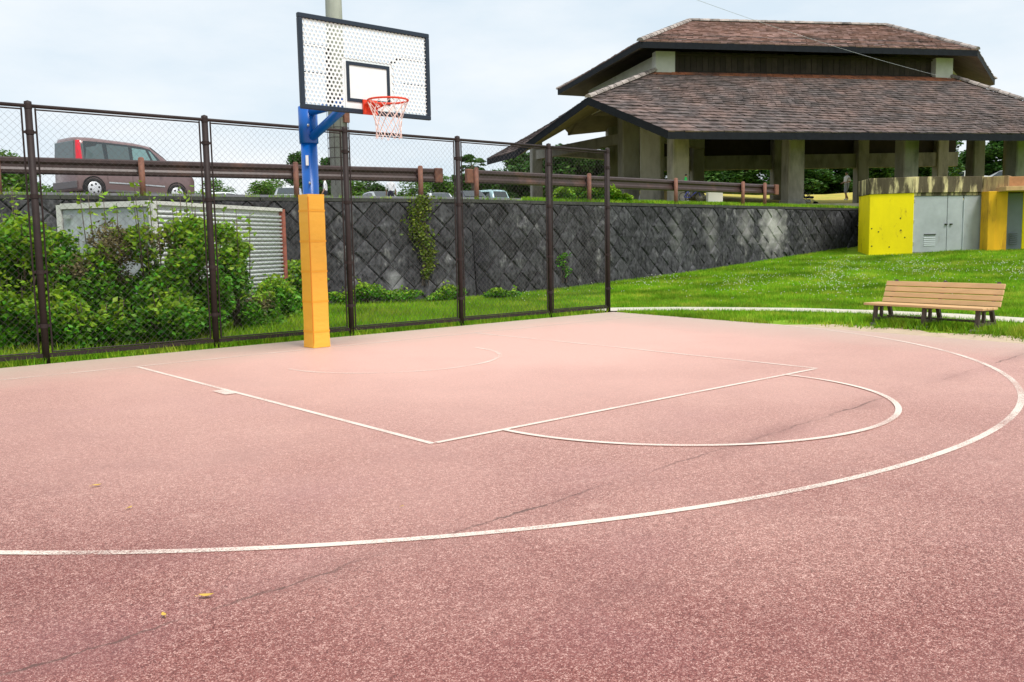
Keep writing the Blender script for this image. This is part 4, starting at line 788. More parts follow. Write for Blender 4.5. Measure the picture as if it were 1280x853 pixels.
# ------------------------------------------------------------------ vehicles
def car(name, label, loc, rz, paint, L_=4.2, Wd=1.68, H=1.5, kind='hatch', group=None, detail=False):
    """lofted car: x runs from the rear bumper (0) to the nose (L_)"""
    t = thing(name, label, 'car' if kind != 'van' else 'van', loc, rz, group)
    if kind == 'van': rp = [(0, .93), (.06, .985), (.5, 1.0), (1.95, .985), (2.45, .955), (2.95, .77), (3.3, .62), (3.8, .56), (L_, .42)]; belt = .50; hw = .46
    elif kind == 'kei': rp = [(0, .93), (.06, .99), (1.0, 1.0), (2.4, .985), (2.75, .93), (3.05, .60), (3.3, .52), (L_, .38)]; belt = .55; hw = .46
    else: rp = [(0, .60), (.15, .72), (.75, .97), (1.5, 1.0), (2.3, .97), (3.1, .68), (3.9, .60), (L_, .42)]; rp = [(a/4.2*L_, c) for a, c in rp]; belt = .60; hw = .46
    rx = [a for a, _ in rp]; rzv = [c*H for _, c in rp]; BZ = belt*H
    def ztop(x): return float(np.interp(x, rx, rzv))
    def halfw(x, z):
        e = min(1, .80+.2*min(1, min(x, L_-x)/.28)**.5); w = Wd/2*e
        if z > BZ: w *= 1-.16*((z-BZ)/(H-BZ))**1.3
        elif z < .35: w *= .97
        return w
    def ring(x):
        zt = ztop(x); zs = [.22, .30, .45, .62*BZ+.1, min(BZ, zt-.06)]
        zs += [zs[-1]+(zt-.05-zs[-1])*f for f in (.4, .8, .97)]
        half = [(halfw(x, z), z) for z in zs]; w = half[-1][0]; half[-1] = (w*.965, half[-1][1]); half += [(w*.80, zt-.012), (w*.35, zt), ]
        return [(x, a, c) for a, c in half] + [(x, -a, c) for a, c in reversed(half)]
    xs = sorted(set([0, .03, .1, .25]+list(np.linspace(.5, L_-.5, 16))+[L_-.25, L_-.1, L_-.03, L_]+rx)); b = MB(); vs = []; n = 20
    for x in xs: vs += ring(min(max(x, 0), L_))
    fs = [(i*n+j, i*n+(j+1) % n, (i+1)*n+(j+1) % n, (i+1)*n+j) for i in range(len(xs)-1) for j in range(n)]+[tuple(range(n)), tuple(range((len(xs)-1)*n, len(xs)*n))]
    b.add(vs, fs); body = b.build('body', paint, t, True)
    def side_patch(nm, pts, s, ma, off=.012, par=body):
        # pts: list of (x, z) polygon, projected on the flank
        m = MB(); v = [(x, s*(halfw(x, z)+off), z) for x, z in pts]; k = len(v); c = (sum(q[0] for q in v)/k, s*(halfw(sum(q[0] for q in v)/k, sum(q[2] for q in v)/k)+off+.004), sum(q[2] for q in v)/k)
        m.add(v+[c], [(i, (i+1) % k, k) for i in range(k)]); return m.build(nm, ma, par)
    def strip_patch(nm, cols_, s):
        m = MB(); v = []
        for x, lo_, hi_ in cols_:
            for f in (0, .33, .66, 1): z = (BZ+lo_)+((H-hi_)-(BZ+lo_))*f; v.append((x, s*(halfw(x, z)+.010), z))
        m.add(v, [(4*i+j, 4*i+j+1, 4*i+5+j, 4*i+4+j) for i in range(len(cols_)-1) for j in range(3)]); return m.build(nm, M['glass'], body)
    wr = .315 if kind != 'kei' else .27; wx = (.48, L_-.75) if kind != 'kei' else (.5, L_-.55)
    if kind == 'van':
        wins = [[(.22, BZ+.07), (.16, H-.24), (.80, H-.2), (.86, BZ+.06)], [(.98, BZ+.06), (.94, H-.2), (1.66, H-.2), (1.69, BZ+.05)], [(1.80, BZ+.05), (1.78, H-.22), (2.24, H-.24), (2.54, BZ+.05)], [(2.62, BZ+.05), (2.34, H-.26), (2.42, H-.29), (2.86, BZ+.09)]]
    elif kind == 'kei': wins = [[(.2, BZ+.05), (.15, H-.2), (1.2, H-.16), (1.2, BZ+.04)], [(1.28, BZ+.04), (1.28, H-.16), (2.45, H-.2), (2.7, BZ+.04)]]
    else: wins = [[(.55*L_/4.2, BZ+.04), (.85*L_/4.2, H-.16), (1.75*L_/4.2, H-.1), (1.75*L_/4.2, BZ+.02)], [(1.83*L_/4.2, BZ+.02), (1.83*L_/4.2, H-.1), (2.35*L_/4.2, H-.14), (2.95*L_/4.2, BZ+.02)]]
    for s in (-1, 1):
        if detail: side_patch('window_surround', None, s, M['glass'], .006) if False else strip_patch('window_surround', [(.22, .03, .15), (.6, .03, .14), (1.1, .03, .135), (1.6, .03, .14), (2.1, .03, .155), (2.40, .03, .21), (2.68, .04, .48), (3.0, .05, .82)], s)
        for i, w in enumerate(wins): side_patch('side_window', w, s, (M['glassl'] if i in (2, 3) else M['glassm']) if detail else M['glass'], .018)
        for x in wx:
            tn = 'wheel'; m = MB(); RM = rotm((1, 0, 0), (0, 0, 1), (0, s, 0)); m.lathe([(.0, .0), (wr*.66, .01), (wr*.70, .03), (wr, .02), (wr, -.15), (wr*.6, -.17), (0, -.17)], (x, s*(Wd/2-.015), wr), RM, 24); wh = m.build(tn, M['tyre'], t, True)
            m = MB(); m.lathe([(0, .05), (wr*.2, .048), (wr*.6, .035), (wr*.68, .015)], (x, s*(Wd/2-.01), wr), RM, 24); hc = m.build('hubcap', M['hub'], wh, True)
            if detail:
                for k in range(6):
                    a = k*PI/3+.3; m = MB(); m.lathe([(0, .012), (.032, .010), (.036, 0)], (x+.135*math.cos(a), s*(Wd/2+.028), wr+.135*math.sin(a)), RM, 8); m.build('vent_hole', M['dark'], wh)
            m = MB(); m.lathe([(wr*1.0, .0), (wr*1.15, .004), (wr*1.17, -.02)], (x, s*(halfw(x, .5)-.0), wr+.015), RM, 28); m.build('wheel_arch', M['dark'] if detail else M['plast'], body)
    # rear and front screens, lamps, plates
    def end_patch(nm, x, ys, zs, ma, dx=-.02):
        m = MB(); m.box((x+dx, sum(ys)/2, sum(zs)/2), (.03, ys[1]-ys[0], zs[1]-zs[0]), bev=.012); return m.build(nm, ma, body)
    if kind in ('van', 'kei'):
        end_patch('rear_window', 0, (-Wd*.36, Wd*.36), (1.13 if detail else BZ+.08, H-.15), M['glassm'] if detail else M['glass'], -.005)
        for s in (() if detail else (-1, 1)): end_patch('tail_lamp', .02, (s*Wd*.40-.055, s*Wd*.40+.055), (BZ+.0, H-.16), M['redl'], -.008)
        if detail:
            for s in (-1, 1):
                side_patch('tail_lamp', [(.0, BZ+.10), (.02, H-.14), (.13, H-.13), (.15, BZ+.10)], s, M['redl'], .03)
                side_patch('reverse_lamp', [(.0, BZ+.0), (.0, BZ+.09), (.13, BZ+.09), (.13, BZ+.0)], s, M['board'], .02)
                side_patch('side_moulding', [(.95, .50), (.95, .545), (2.85, .545), (2.85, .50)], s, M['chrome'], .014)
                side_patch('sill', [(.9, .24), (.9, .31), (2.88, .31), (2.88, .24)], s, M['plast'], .012)
                for x in (.91, 1.74): side_patch('door_gap', [(x, .34), (x, BZ+.0), (x+.012, BZ+.0), (x+.012, .34)], s, M['dark'], .005)
                for x in (1.1, 1.9): m = MB(); m.box((x, s*(halfw(x, .9)+.02), .90), (.2, .03, .04), bev=.01); m.build('door_handle', M['vanp'], body)
                m = MB(); m.box((2.68, s*(halfw(2.6, BZ)+.11), BZ+.14), (.10, .17, .17), bev=.03); m.build('mirror', M['vanp'], body)
            end_patch('rear_bumper', 0, (-Wd*.46, Wd*.46), (.30, .52), M['plast'], -.03)
            m = MB(); m.tube([(.35, .2, H-.01), (.32, .2, H+.02), (.9, .2, H+.06)], .006, 5); m.build('aerial', M['dark'], body)
            m = MB(); m.bar((-.03, -.3, BZ+.12), (-.03, .12, BZ+.16), .02, .02); m.build('wiper', M['dark'], body)
    end_patch('number_plate', 0, (-.17, .17), (.97 if kind == 'van' else .5, 1.10 if kind == 'van' else .64), M['plate'] if detail else M['board'], -.02)
    # windscreen following the profile
    seg = [(2.5, 2.93, 3.27)] if kind == 'van' else ([(2.5, 2.78, 3.0)] if kind == 'kei' else [(2.35*L_/4.2, 2.7*L_/4.2, 3.02*L_/4.2)])
    for a0, a1, a2 in seg:
        m = MB(); v = []
        for x in (a0, a1, a2): v += [(x+.015, -halfw(x, ztop(x))*.82, ztop(x)+.012), (x+.015, halfw(x, ztop(x))*.82, ztop(x)+.012)]
        m.add(v, [(0, 1, 3, 2), (2, 3, 5, 4)]); m.build('windscreen', M['glassl'] if detail else M['glass'], body)
    for s in (-1, 1): end_patch('headlamp', L_, (s*Wd*.33-.12, s*Wd*.33+.12), (.60*BZ+.1, .60*BZ+.25), M['board'], .0)
    return t
vr = P(99, 240, 28.0); vh = (r0*.62+HF*.78).normalized(); ve = Vector((vh.y, -vh.x, 0)); vo = vr - ve*.84; vo.z = uz(vo)+.02
vo.z = P(113, 247.5, 28.2).z
car('minivan', 'mauve brown minivan with tall red tail lamps parked above the retaining wall', vo, math.atan2(vh.y, vh.x), M['vanp'], 4.05, 1.69, 1.90, 'van', detail=True).rotation_euler[1] = R(1.6)
def farcar(label, px, ytop, d, H, kind, ma, ang, L_, Wd=1.6):
    q = solve(px, ytop, H, d-8, d+22); h_ = YAW_DIR(ang); o = q-h_*(L_/2); car('parked_car', label, o, math.atan2(h_.y, h_.x), ma, L_, Wd, H, kind, 'cars in the far car park')
def YAW_DIR(a): return (r0*math.cos(a)+HF*math.sin(a)).normalized()
farcar('silver car parked in the far car park beside the hoop post', 361, 234, 50, 1.55, 'hatch', M['csilver'], R(-80), 3.9)
farcar('pale car parked far off beside the yellow-green bush', 287, 240.5, 56, 1.45, 'hatch', M['cwhite'], R(20), 4.0)
farcar('grey car parked beside the man in the white shirt', 476, 239, 52, 1.45, 'hatch', M['csilver'], R(-60), 3.9)
farcar('white car parked behind the ivy-topped wall', 549, 240.5, 54, 1.45, 'hatch', M['cwhite'], R(-75), 4.1)
farcar('pale blue boxy van parked beside the guardrail end', 614, 237.5, 54, 1.85, 'kei', M['cblue'], R(-55), 3.4, 1.5)
farcar('dark car parked beside the pale blue boxy van', 588, 238, 60, 1.5, 'hatch', M['cdark'], R(-70), 4.0)
farcar('white car parked behind the pavilion columns above the utility block', 1212, 213.5, 72, 1.5, 'hatch', M['cwhite'], R(-30), 4.2)
farcar('silver car parked behind the last pavilion column', 1252, 213, 72, 1.5, 'hatch', M['csilver'], R(160), 4.4)
# ------------------------------------------------------------------ people
def person(label, loc, rz, joints, cols, group=None, hs=1.0):
    """joints: dict name->(x,y,z,r); edges fixed; body grown with Skin + Subsurf, then coloured by the nearest bone"""
    J = dict(pelvis=(0, 0, .95, .135), waist=(0, 0, 1.08, .125), chest=(0, 0, 1.32, .15), neck=(0, 0, 1.47, .055), chin=(0, .015, 1.54, .065), head=(0, .01, 1.62, .098), crown=(0, -.005, 1.70, .075), nose=(0, .10, 1.60, .016),
             shl=(-.17, 0, 1.40, .06), ell=(-.24, -.02, 1.14, .042), wrl=(-.24, .08, .92, .03), shr=(.17, 0, 1.40, .06), elr=(.24, -.02, 1.14, .042), wrr=(.24, .08, .92, .03),
             hpl=(-.09, 0, .88, .095), knl=(-.10, .03, .50, .06), anl=(-.10, 0, .09, .042), tol=(-.11, .15, .04, .038), hpr=(.09, 0, .88, .095), knr=(.10, .03, .50, .06), anr=(.10, 0, .09, .042), tor=(.11, .15, .04, .038))
    J.update(joints); E_ = [('pelvis', 'waist', 1), ('waist', 'chest', 0), ('chest', 'neck', 0), ('neck', 'chin', 2), ('chin', 'head', 2), ('head', 'crown', 3), ('head', 'nose', 2), ('chest', 'shl', 0), ('shl', 'ell', 0), ('ell', 'wrl', 2), ('chest', 'shr', 0), ('shr', 'elr', 0), ('elr', 'wrr', 2),
        ('pelvis', 'hpl', 1), ('hpl', 'knl', 1), ('knl', 'anl', 4), ('anl', 'tol', 5), ('pelvis', 'hpr', 1), ('hpr', 'knr', 1), ('knr', 'anr', 4), ('anr', 'tor', 5)]
    for s, w, e in (('l', 'wrl', 'ell'), ('r', 'wrr', 'elr')):
        wv, ev = Vector(J[w][:3]), Vector(J[e][:3]); d = (wv-ev).normalized(); sd_ = d.cross(Vector((0, 1, .3))).normalized(); pk = 'pa'+s; J[pk] = (*(wv+d*.07), .030); E_.append((w, pk, 2))
        for k, (o_, ln) in enumerate(((-.03, .06), (-.01, .075), (.01, .07), (.03, .055))):
            J['f%d' % k+s] = (*(wv+d*(.07+ln)+sd_*o_*1.2+Vector((0, .02, 0))), .009); E_.append((pk, 'f%d' % k+s, 2))
        J['th'+s] = (*(wv+d*.06+sd_*-.055+Vector((0, .03, 0))), .010); E_.append((w, 'th'+s, 2))
    names = list(J); me = bpy.data.meshes.new('person'); me.from_pydata([J[k][:3] for k in names], [(names.index(a), names.index(c)) for a, c, _ in E_], [])
    o = bpy.data.objects.new('person', me); COL.objects.link(o); md = o.modifiers.new('s', 'SKIN'); 
    for i, k in enumerate(names): me.skin_vertices[0].data[i].radius = (J[k][3], J[k][3]); me.skin_vertices[0].data[i].use_root = (k == 'pelvis')
    ms_ = o.modifiers.new('u', 'SUBSURF'); ms_.levels = 2; ms_.render_levels = 2
    dg = bpy.context.evaluated_depsgraph_get(); nm = bpy.data.meshes.new_from_object(o.evaluated_get(dg)); o.modifiers.clear(); o.data = nm
    nm.materials.clear()
    for c in cols: nm.materials.append(c)
    segs = [(Vector(J[a][:3]), Vector(J[c][:3]), m, max(.03, (J[a][3]+J[c][3])/2)) for a, c, m in E_]
    for p in nm.polygons:
        c = p.center; best = 9
        for a, b_, m, r_ in segs:
            ab = b_-a; t_ = max(0, min(1, (c-a).dot(ab)/ab.length_squared)); d = (c-(a+ab*t_)).length/r_
            if d < best: best = d; p.material_index = m
        if c.z > J['head'][2]+.02 and c.y < J['head'][1]+.05 or (c.z > J['chin'][2]+.03 and c.y < J['head'][1]-.045): p.material_index = 3
        p.use_smooth = True
    o.location = loc; o.rotation_euler = (0, 0, rz); o.scale = (hs, hs, hs); return tag(o, label, 'person', group)
def face(d_): return math.atan2(d_.y, d_.x)-PI/2
toward = -HF
cols = lambda sh_, pt, leg: [sh_, pt, M['skin'], M['hair'], leg, M['shoe']]
q = P(1058, 252.5, 58.8); q.z = uz(q); person('person in white t-shirt and grey shorts walking beyond the pavilion columns', q, face(-r0*.8-HF*.3), dict(wrl=(-.2, .22, 1.08, .03), ell=(-.25, -.06, 1.13, .042), wrr=(.12, .24, 1.05, .03), knl=(-.1, .14, .52, .06), anl=(-.1, .12, .1, .042), tol=(-.11, .28, .05, .038), anr=(.1, -.2, .12, .042), tor=(.11, -.06, .05, .038)), cols(M['shirtw'], M['shorts'], M['skin']), hs=1.08)
q = solve(488, 222.5, 1.70, 40, 60); person('person in white shirt and dark trousers standing in the car park', q, face(HF), {}, cols(M['shirtw'], M['trousers'], M['trousers']))
q = solve(406, 222, 1.70, 40, 60); person('person in white shirt half hidden by the blue hoop post', q, face(-r0), {}, cols(M['shirtw'], M['trousers'], M['trousers']))
q = P(857, 256, 37.6); q.z = uz(q); kh = (P(857, 216.5, 37.6).z-q.z)/1.75; person('person in bright green shirt standing beside the bicycle', q, face(r0), dict(wrr=(.2, .3, 1.02, .03), wrl=(-.2, .3, 1.02, .03)), cols(M['shirtg'], M['trousers'], M['trousers']), hs=kh)
# ------------------------------------------------------------------ bicycle, pushchair, small things on the terrace
q = P(865, 256, 37.0); zt = uz(q); by = thing('bicycle', 'small blue bicycle parked on the grass terrace by the guardrail', 'bicycle', (q.x, q.y, zt), math.atan2(r0.y, r0.x)); by.scale = (.8, .8, .8)
for x in (-.42, .42):
    b = MB(); b.tube([(x+.24*math.cos(a*PI/14), 0,   .26+.24*math.sin(a*PI/14)) for a in range(28)], .018, 6, close=True); w_ = b.build('tyre', M['tyre'], by, True)
    b = MB(); 
    for k in range(8): a = k*PI/8; b.tube([(x+.235*math.cos(a), 0, .26+.235*math.sin(a)), (x-.235*math.cos(a), 0, .26-.235*math.sin(a))], .004, 4)
    b.build('spokes', M['steel'], w_)
b = MB()
for p_, q_ in (((-.42, 0, .26), (-.1, 0, .24)), ((-.1, 0, .24), (-.2, 0, .62)), ((-.42, 0, .26), (-.2, 0, .58)), ((-.1, 0, .24), (.3, 0, .6)), ((-.2, 0, .56), (.3, 0, .62)), ((.27, 0, .75), (.42, 0, .26))): b.tube([p_, q_], .022, 6)
b.build('frame', M['bikeblue'], by, True)
b = MB(); b.tube([(.2, -.24, .8), (.27, -.1, .78), (.27, .1, .78), (.2, .24, .8)], .014, 6); b.build('handlebar', M['steel'], by, True)
b = MB(); b.box((-.21, 0, .66), (.22, .12, .06), bev=.02); b.build('saddle', M['dark'], by)
b = MB(); b.box((.45, 0, .62), (.22, .26, .2), bev=.02); b.build('basket', M['purple'], by)
q = P(893, 254, 38.0); zt = uz(q)
bx = thing('storage_box', 'white box standing on the terrace next to the bicycle', 'box', (q.x, q.y, zt), math.atan2(r0.y, r0.x)); b = MB(); b.box((0, 0, .22), (.62, .4, .42), bev=.02); b.build('body', M['cabinet'], bx); b = MB(); b.box((0, 0, .45), (.65, .43, .05), bev=.015); b.build('lid', M['cabinet'], bx)
q = P(834, 256, 44.5); zt = uz(q)
bx = thing('notice_board', 'low tan board standing between the column and the guardrail post', 'board', (q.x, q.y, zt), math.atan2(r0.y, r0.x)); b = MB(); b.box((0, 0, .32), (.5, .04, .5), bev=.01); b.build('panel', M['tanp'], bx)
for s in (-1, 1): b = MB(); b.box((s*.2, .04, .3), (.05, .04, .62)); b.build('leg', M['rpost'], bx)
for px, lab, ma in ((775, 'white bag on the terrace beside the hedge and the pavilion column', 'cabinet'), (803, 'white bag leaning on the wide corner column of the pavilion', 'shirtw')):
    q = P(px, 252, 43.0); zt = uz(q); bx = thing('bag', lab, 'bag', (q.x, q.y, zt), math.atan2(r0.y, r0.x)); b = MB(); b.add([(-.16, -.1, 0), (.16, -.1, 0), (.17, .1, 0), (-.17, .1, 0), (-.18, -.08, .25), (.17, -.09, .26), (.16, .08, .25), (-.16, .09, .24), (-.10, 0, .44), (.09, 0, .45)], [(3, 2, 1, 0), (0, 1, 5, 4), (1, 2, 6, 5), (2, 3, 7, 6), (3, 0, 4, 7), (4, 5, 9, 8), (6, 7, 8, 9), (5, 6, 9), (7, 4, 8)]); b.build('body', M[ma], bx); b = MB(); b.tube([(-.08, 0, .43), (-.05, 0, .56), (.05, 0, .56), (.08, 0, .43)], .012, 5); b.build('handle', M['purple'], bx)
q = P(1011, 252, 47.0); zt = uz(q); st = thing('pushchair', 'dark blue pushchair with hood standing beside the pavilion column', 'pushchair', (q.x, q.y, zt), math.atan2(r0.y, r0.x)-.5)
b = MB(); b.add([(-.22, -.2, .42), (.2, -.2, .36), (.2, .2, .36), (-.22, .2, .42), (-.34, -.2, .9), (-.34, .2, .9), (-.28, -.2, .92), (-.28, .2, .92)], [(0, 1, 2, 3), (0, 3, 5, 4), (4, 5, 7, 6)]); b.box((0, 0, .40), (.44, .4, .1), bev=.03); b.build('seat', M['purple'], st)
b = MB(); vs = []
for k in range(7):
    a = R(20)+k*R(140)/6
    for s in (-1, 1): vs.append((-.12-.34*math.cos(a), s*.21, .78+.3*math.sin(a)))
b.add(vs, [(2*i, 2*i+1, 2*i+3, 2*i+2) for i in range(6)]); b.build('hood', M['trousers'], st)
b = MB()
for s in (-1, 1):
    b.tube([(.35, s*.22, .1), (-.5, s*.22, 1.02)], .014, 6); b.tube([(-.4, s*.22, .1), (.1, s*.22, .62)], .014, 6)
b.tube([(-.5, -.22, 1.02), (-.5, .22, 1.02)], .016, 6); b.build('frame', M['steel'], st)
for x in (-.4, .35):
    for s in (-1, 1): b = MB(); b.lathe([(0, .02), (.09, .02), (.09, -.02), (0, -.02)], (x, s*.24, .09), rotm((1, 0, 0), (0, 0, 1), (0, 1, 0)), 12); b.build('wheel', M['tyre'], st)
b = MB(); b.box((-.1, 0, .22), (.4, .34, .18), bev=.05); b.build('basket', M['cabinet'], st)
# ------------------------------------------------------------------ vegetation
def leaf_quads(C_, size, droop=.3, rg=rng):
    """n centres -> folded diamond leaves (4 verts, 2 tris)"""
    n = len(C_); s = size*rg.uniform(.6, 1.3, n)[:, None]; th = rg.uniform(0, 2*PI, n); el = rg.uniform(-.9, .6, n)
    a = np.stack([np.cos(th)*np.cos(el), np.sin(th)*np.cos(el), np.sin(el)], -1); rd = rg.normal(size=(n, 3)); rd[:, 2] += .8; b_ = np.cross(a, rd); b_ /= np.linalg.norm(b_, axis=1, keepdims=True)+1e-9
    nn_ = np.cross(a, b_); V = np.stack([C_-a*s*.5, C_+b_*s*.30+nn_*s*.06, C_+a*s*.5, C_-b_*s*.30+nn_*s*.06], 1).reshape(-1, 3)
    i = np.arange(n)*4; return V, np.concatenate([np.stack([i, i+1, i+2], -1), np.stack([i, i+2, i+3], -1)])
def blobs(n, cs, rs, shell=.55, rg=rng):
    """points in a union of ellipsoids, biased to the outside; cs (k,3), rs (k,3)"""
    k = len(cs); w = np.array([r_[0]*r_[1]+r_[0]*r_[2] for r_ in rs]); idx = rg.choice(k, n, p=w/w.sum()); d = rg.normal(size=(n, 3)); d /= np.linalg.norm(d, axis=1, keepdims=True)
    r_ = rg.uniform(shell**3, 1, n)**(1/3)*rg.uniform(.85, 1.12, n); return np.array(cs)[idx]+d*np.array(rs)[idx]*r_[:, None]
def crown_blobs(h0, h1, rad, n, rg=rng):
    cs = []; rs = []
    for _ in range(n):
        z = rg.uniform(h0, h1); t = (z-h0)/(h1-h0); rr = rad*math.sin(PI*min(.97, .22+.72*t))**.7; a = rg.uniform(0, 2*PI); q = rg.uniform(.1, .8)*rr; s = rad*rg.uniform(.28, .5); cs.append((q*math.cos(a), q*math.sin(a), z)); rs.append((s, s, s*rg.uniform(.6, .9)))
    return cs, rs
tree_protos = []
def make_tree(seed, H, rad, ma, leaf, n):
    rg = np.random.default_rng(seed); cs, rs = crown_blobs(H*.10, H*.92, rad, 24, rg)
    pts = blobs(n, cs, rs, .5, rg); V, F = leaf_quads(pts, leaf, rg=rg)
    me = fast_mesh('crown', V, F, ma); b = MB(); b.tube([(0, 0, -.3), (.05, .03, H*.25), (.0, .1, H*.55), (-.08, .05, H*.8)], [H*.03, H*.024, H*.016, H*.006], 8)
    for c in cs[:9]:
        z0 = max(H*.15, min(c[2]-H*.12, H*.6)); b.tube([(0, .05, z0), (c[0]*.5, c[1]*.5, (z0+c[2])/2+.1), (c[0]*.9, c[1]*.9, c[2])], [H*.012, H*.008, H*.003], 5)
    tr = b.build('trunk', M['bark'], None, True); d1, d2 = me.data, tr.data; bpy.data.objects.remove(me); bpy.data.objects.remove(tr); return d1, d2, H
for s in range(3): tree_protos.append(make_tree(20+s, 7.0, 3.0, M['leafd'], .36, 8500))
for s in range(2): tree_protos.append(make_tree(40+s, 5.0, 2.6, M['leafm'], .26, 4200))
def plant_tree(px, ytop, d, k, label, cat='tree', name='tree', group=None, wide=1.0, dark=True):
    q = P(px, ytop, d); base = q.copy(); base.z = uz(q)-.05; h = max(1.0, q.z-base.z); c_, t_, H = tree_protos[k]
    o = thing(name, label, cat, base, random.uniform(0, 6.28), group); s = h/H; sw = s*wide; o.scale = (sw, sw, s); link('crown', c_, o); link('trunk', t_, o); return o
for i, (px, y, d, w) in enumerate([(625, 212, 92, 1.0), (655, 196, 82, 1.0), (690, 184, 78, 1.05), (728, 178, 80, 1.1), (765, 182, 80, 1.0), (805, 190, 82, 1.0), (850, 185, 84, 1.1), (895, 190, 84, 1.1), (935, 186, 82, 1.1), (975, 190, 84, 1.1), (1015, 188, 82, 1.1), (1055, 185, 84, 1.1), (1095, 180, 80, 1.1), (1135, 172, 84, 1.1), (1175, 172, 80, 1.1), (1215, 178, 84, 1.1), (1255, 172, 80, 1.1), (1300, 176, 82, 1.1)]):
    plant_tree(px, y, d, i % 3, 'dense dark green tree standing behind the pavilion', group='trees behind the pavilion', wide=w*1.5)
for i, (px, y, d, w) in enumerate([(-45, 190, 56, 1.0), (5, 194, 54, 1.0), (42, 205, 58, 1.0)]): plant_tree(px, y, d, 3+i % 2, 'bright green tree rising beyond the rear of the minivan', group='trees behind the minivan', wide=1.2)
for i, (px, y, d, w) in enumerate([(120, 224, 60, 2.2), (220, 232, 62, 2.0)]): plant_tree(px, y, d, 4-i % 2, 'low green shrub behind the minivan', 'shrub', 'shrub', 'shrubs behind the minivan', 1.8)
for i, (px, y, d, w) in enumerate([(262, 226, 64, 1.6), (330, 229, 62, 1.7), (345, 226, 66, 1.6), (395, 224, 70, 1.6), (440, 228, 66, 1.7), (468, 224, 68, 1.7), (515, 223, 64, 1.6), (545, 222, 70, 1.6), (575, 218, 72, 1.5), (603, 214, 74, 1.5)]):
    plant_tree(px, y, d, (3, 4, 3, 1, 4, 0, 3, 4, 2, 0)[i], 'leafy green shrub at the far edge of the car park', 'shrub', 'shrub', 'shrubs at the far edge of the car park', w)
plant_tree(377, 196, 76, 1, 'small dark tree peeping over the guardrail left of the blue hoop post', wide=1.0); plant_tree(411, 197, 78, 2, 'small dark tree peeping over the guardrail between the hoop post and utility pole', wide=.9)
for i, px in enumerate(range(770, 1330, 42)): plant_tree(px+random.uniform(-8, 8), 219+random.uniform(-5, 5), 82+random.uniform(-2, 3), i % 3, 'dark green undergrowth shrub below the trees behind the pavilion', 'shrub', 'shrub', 'undergrowth behind the pavilion', 1.9)
# fan-leaved palm beside the pavilion eave
q = P(590, 207, 66); bs = q.copy(); bs.z = uz(bs)-.05; pm = thing('palm_tree', 'small fan palm rising over the guardrail beside the pavilion eave', 'tree', bs); Hh = q.z-bs.z
b = MB(); b.tube([(0, 0, 0), (.1, 0, Hh*.5), (0, 0, Hh)], [.2, .15, .12], 8); b.build('trunk', M['bark'], pm, True)
for k in range(22):
    a = k*2.4; el = R(random.uniform(-35, 60)); d = Vector((math.cos(a)*math.cos(el), math.sin(a)*math.cos(el), math.sin(el))); b = MB(); p0 = Vector((0, 0, Hh)); p1 = p0+d*.55; sdv = d.cross(Vector((0, 0, 1))).normalized(); un = sdv.cross(d)
    vs = [p1]; 
    for j in range(13): t_ = R(-75+j*12.5); rr = .62 if j % 2 == 0 else .36; vs.append(p1+d*(rr*math.cos(t_))+sdv*(rr*math.sin(t_))+un*(.06 if j % 2 else -.03)-Vector((0, 0, .12*(rr > .5))))
    b.tube([p0, p1], .015, 4); b.add(vs, [(0, i, i+1) for i in range(1, 13)]); b.build('frond', M['leafd'], pm)
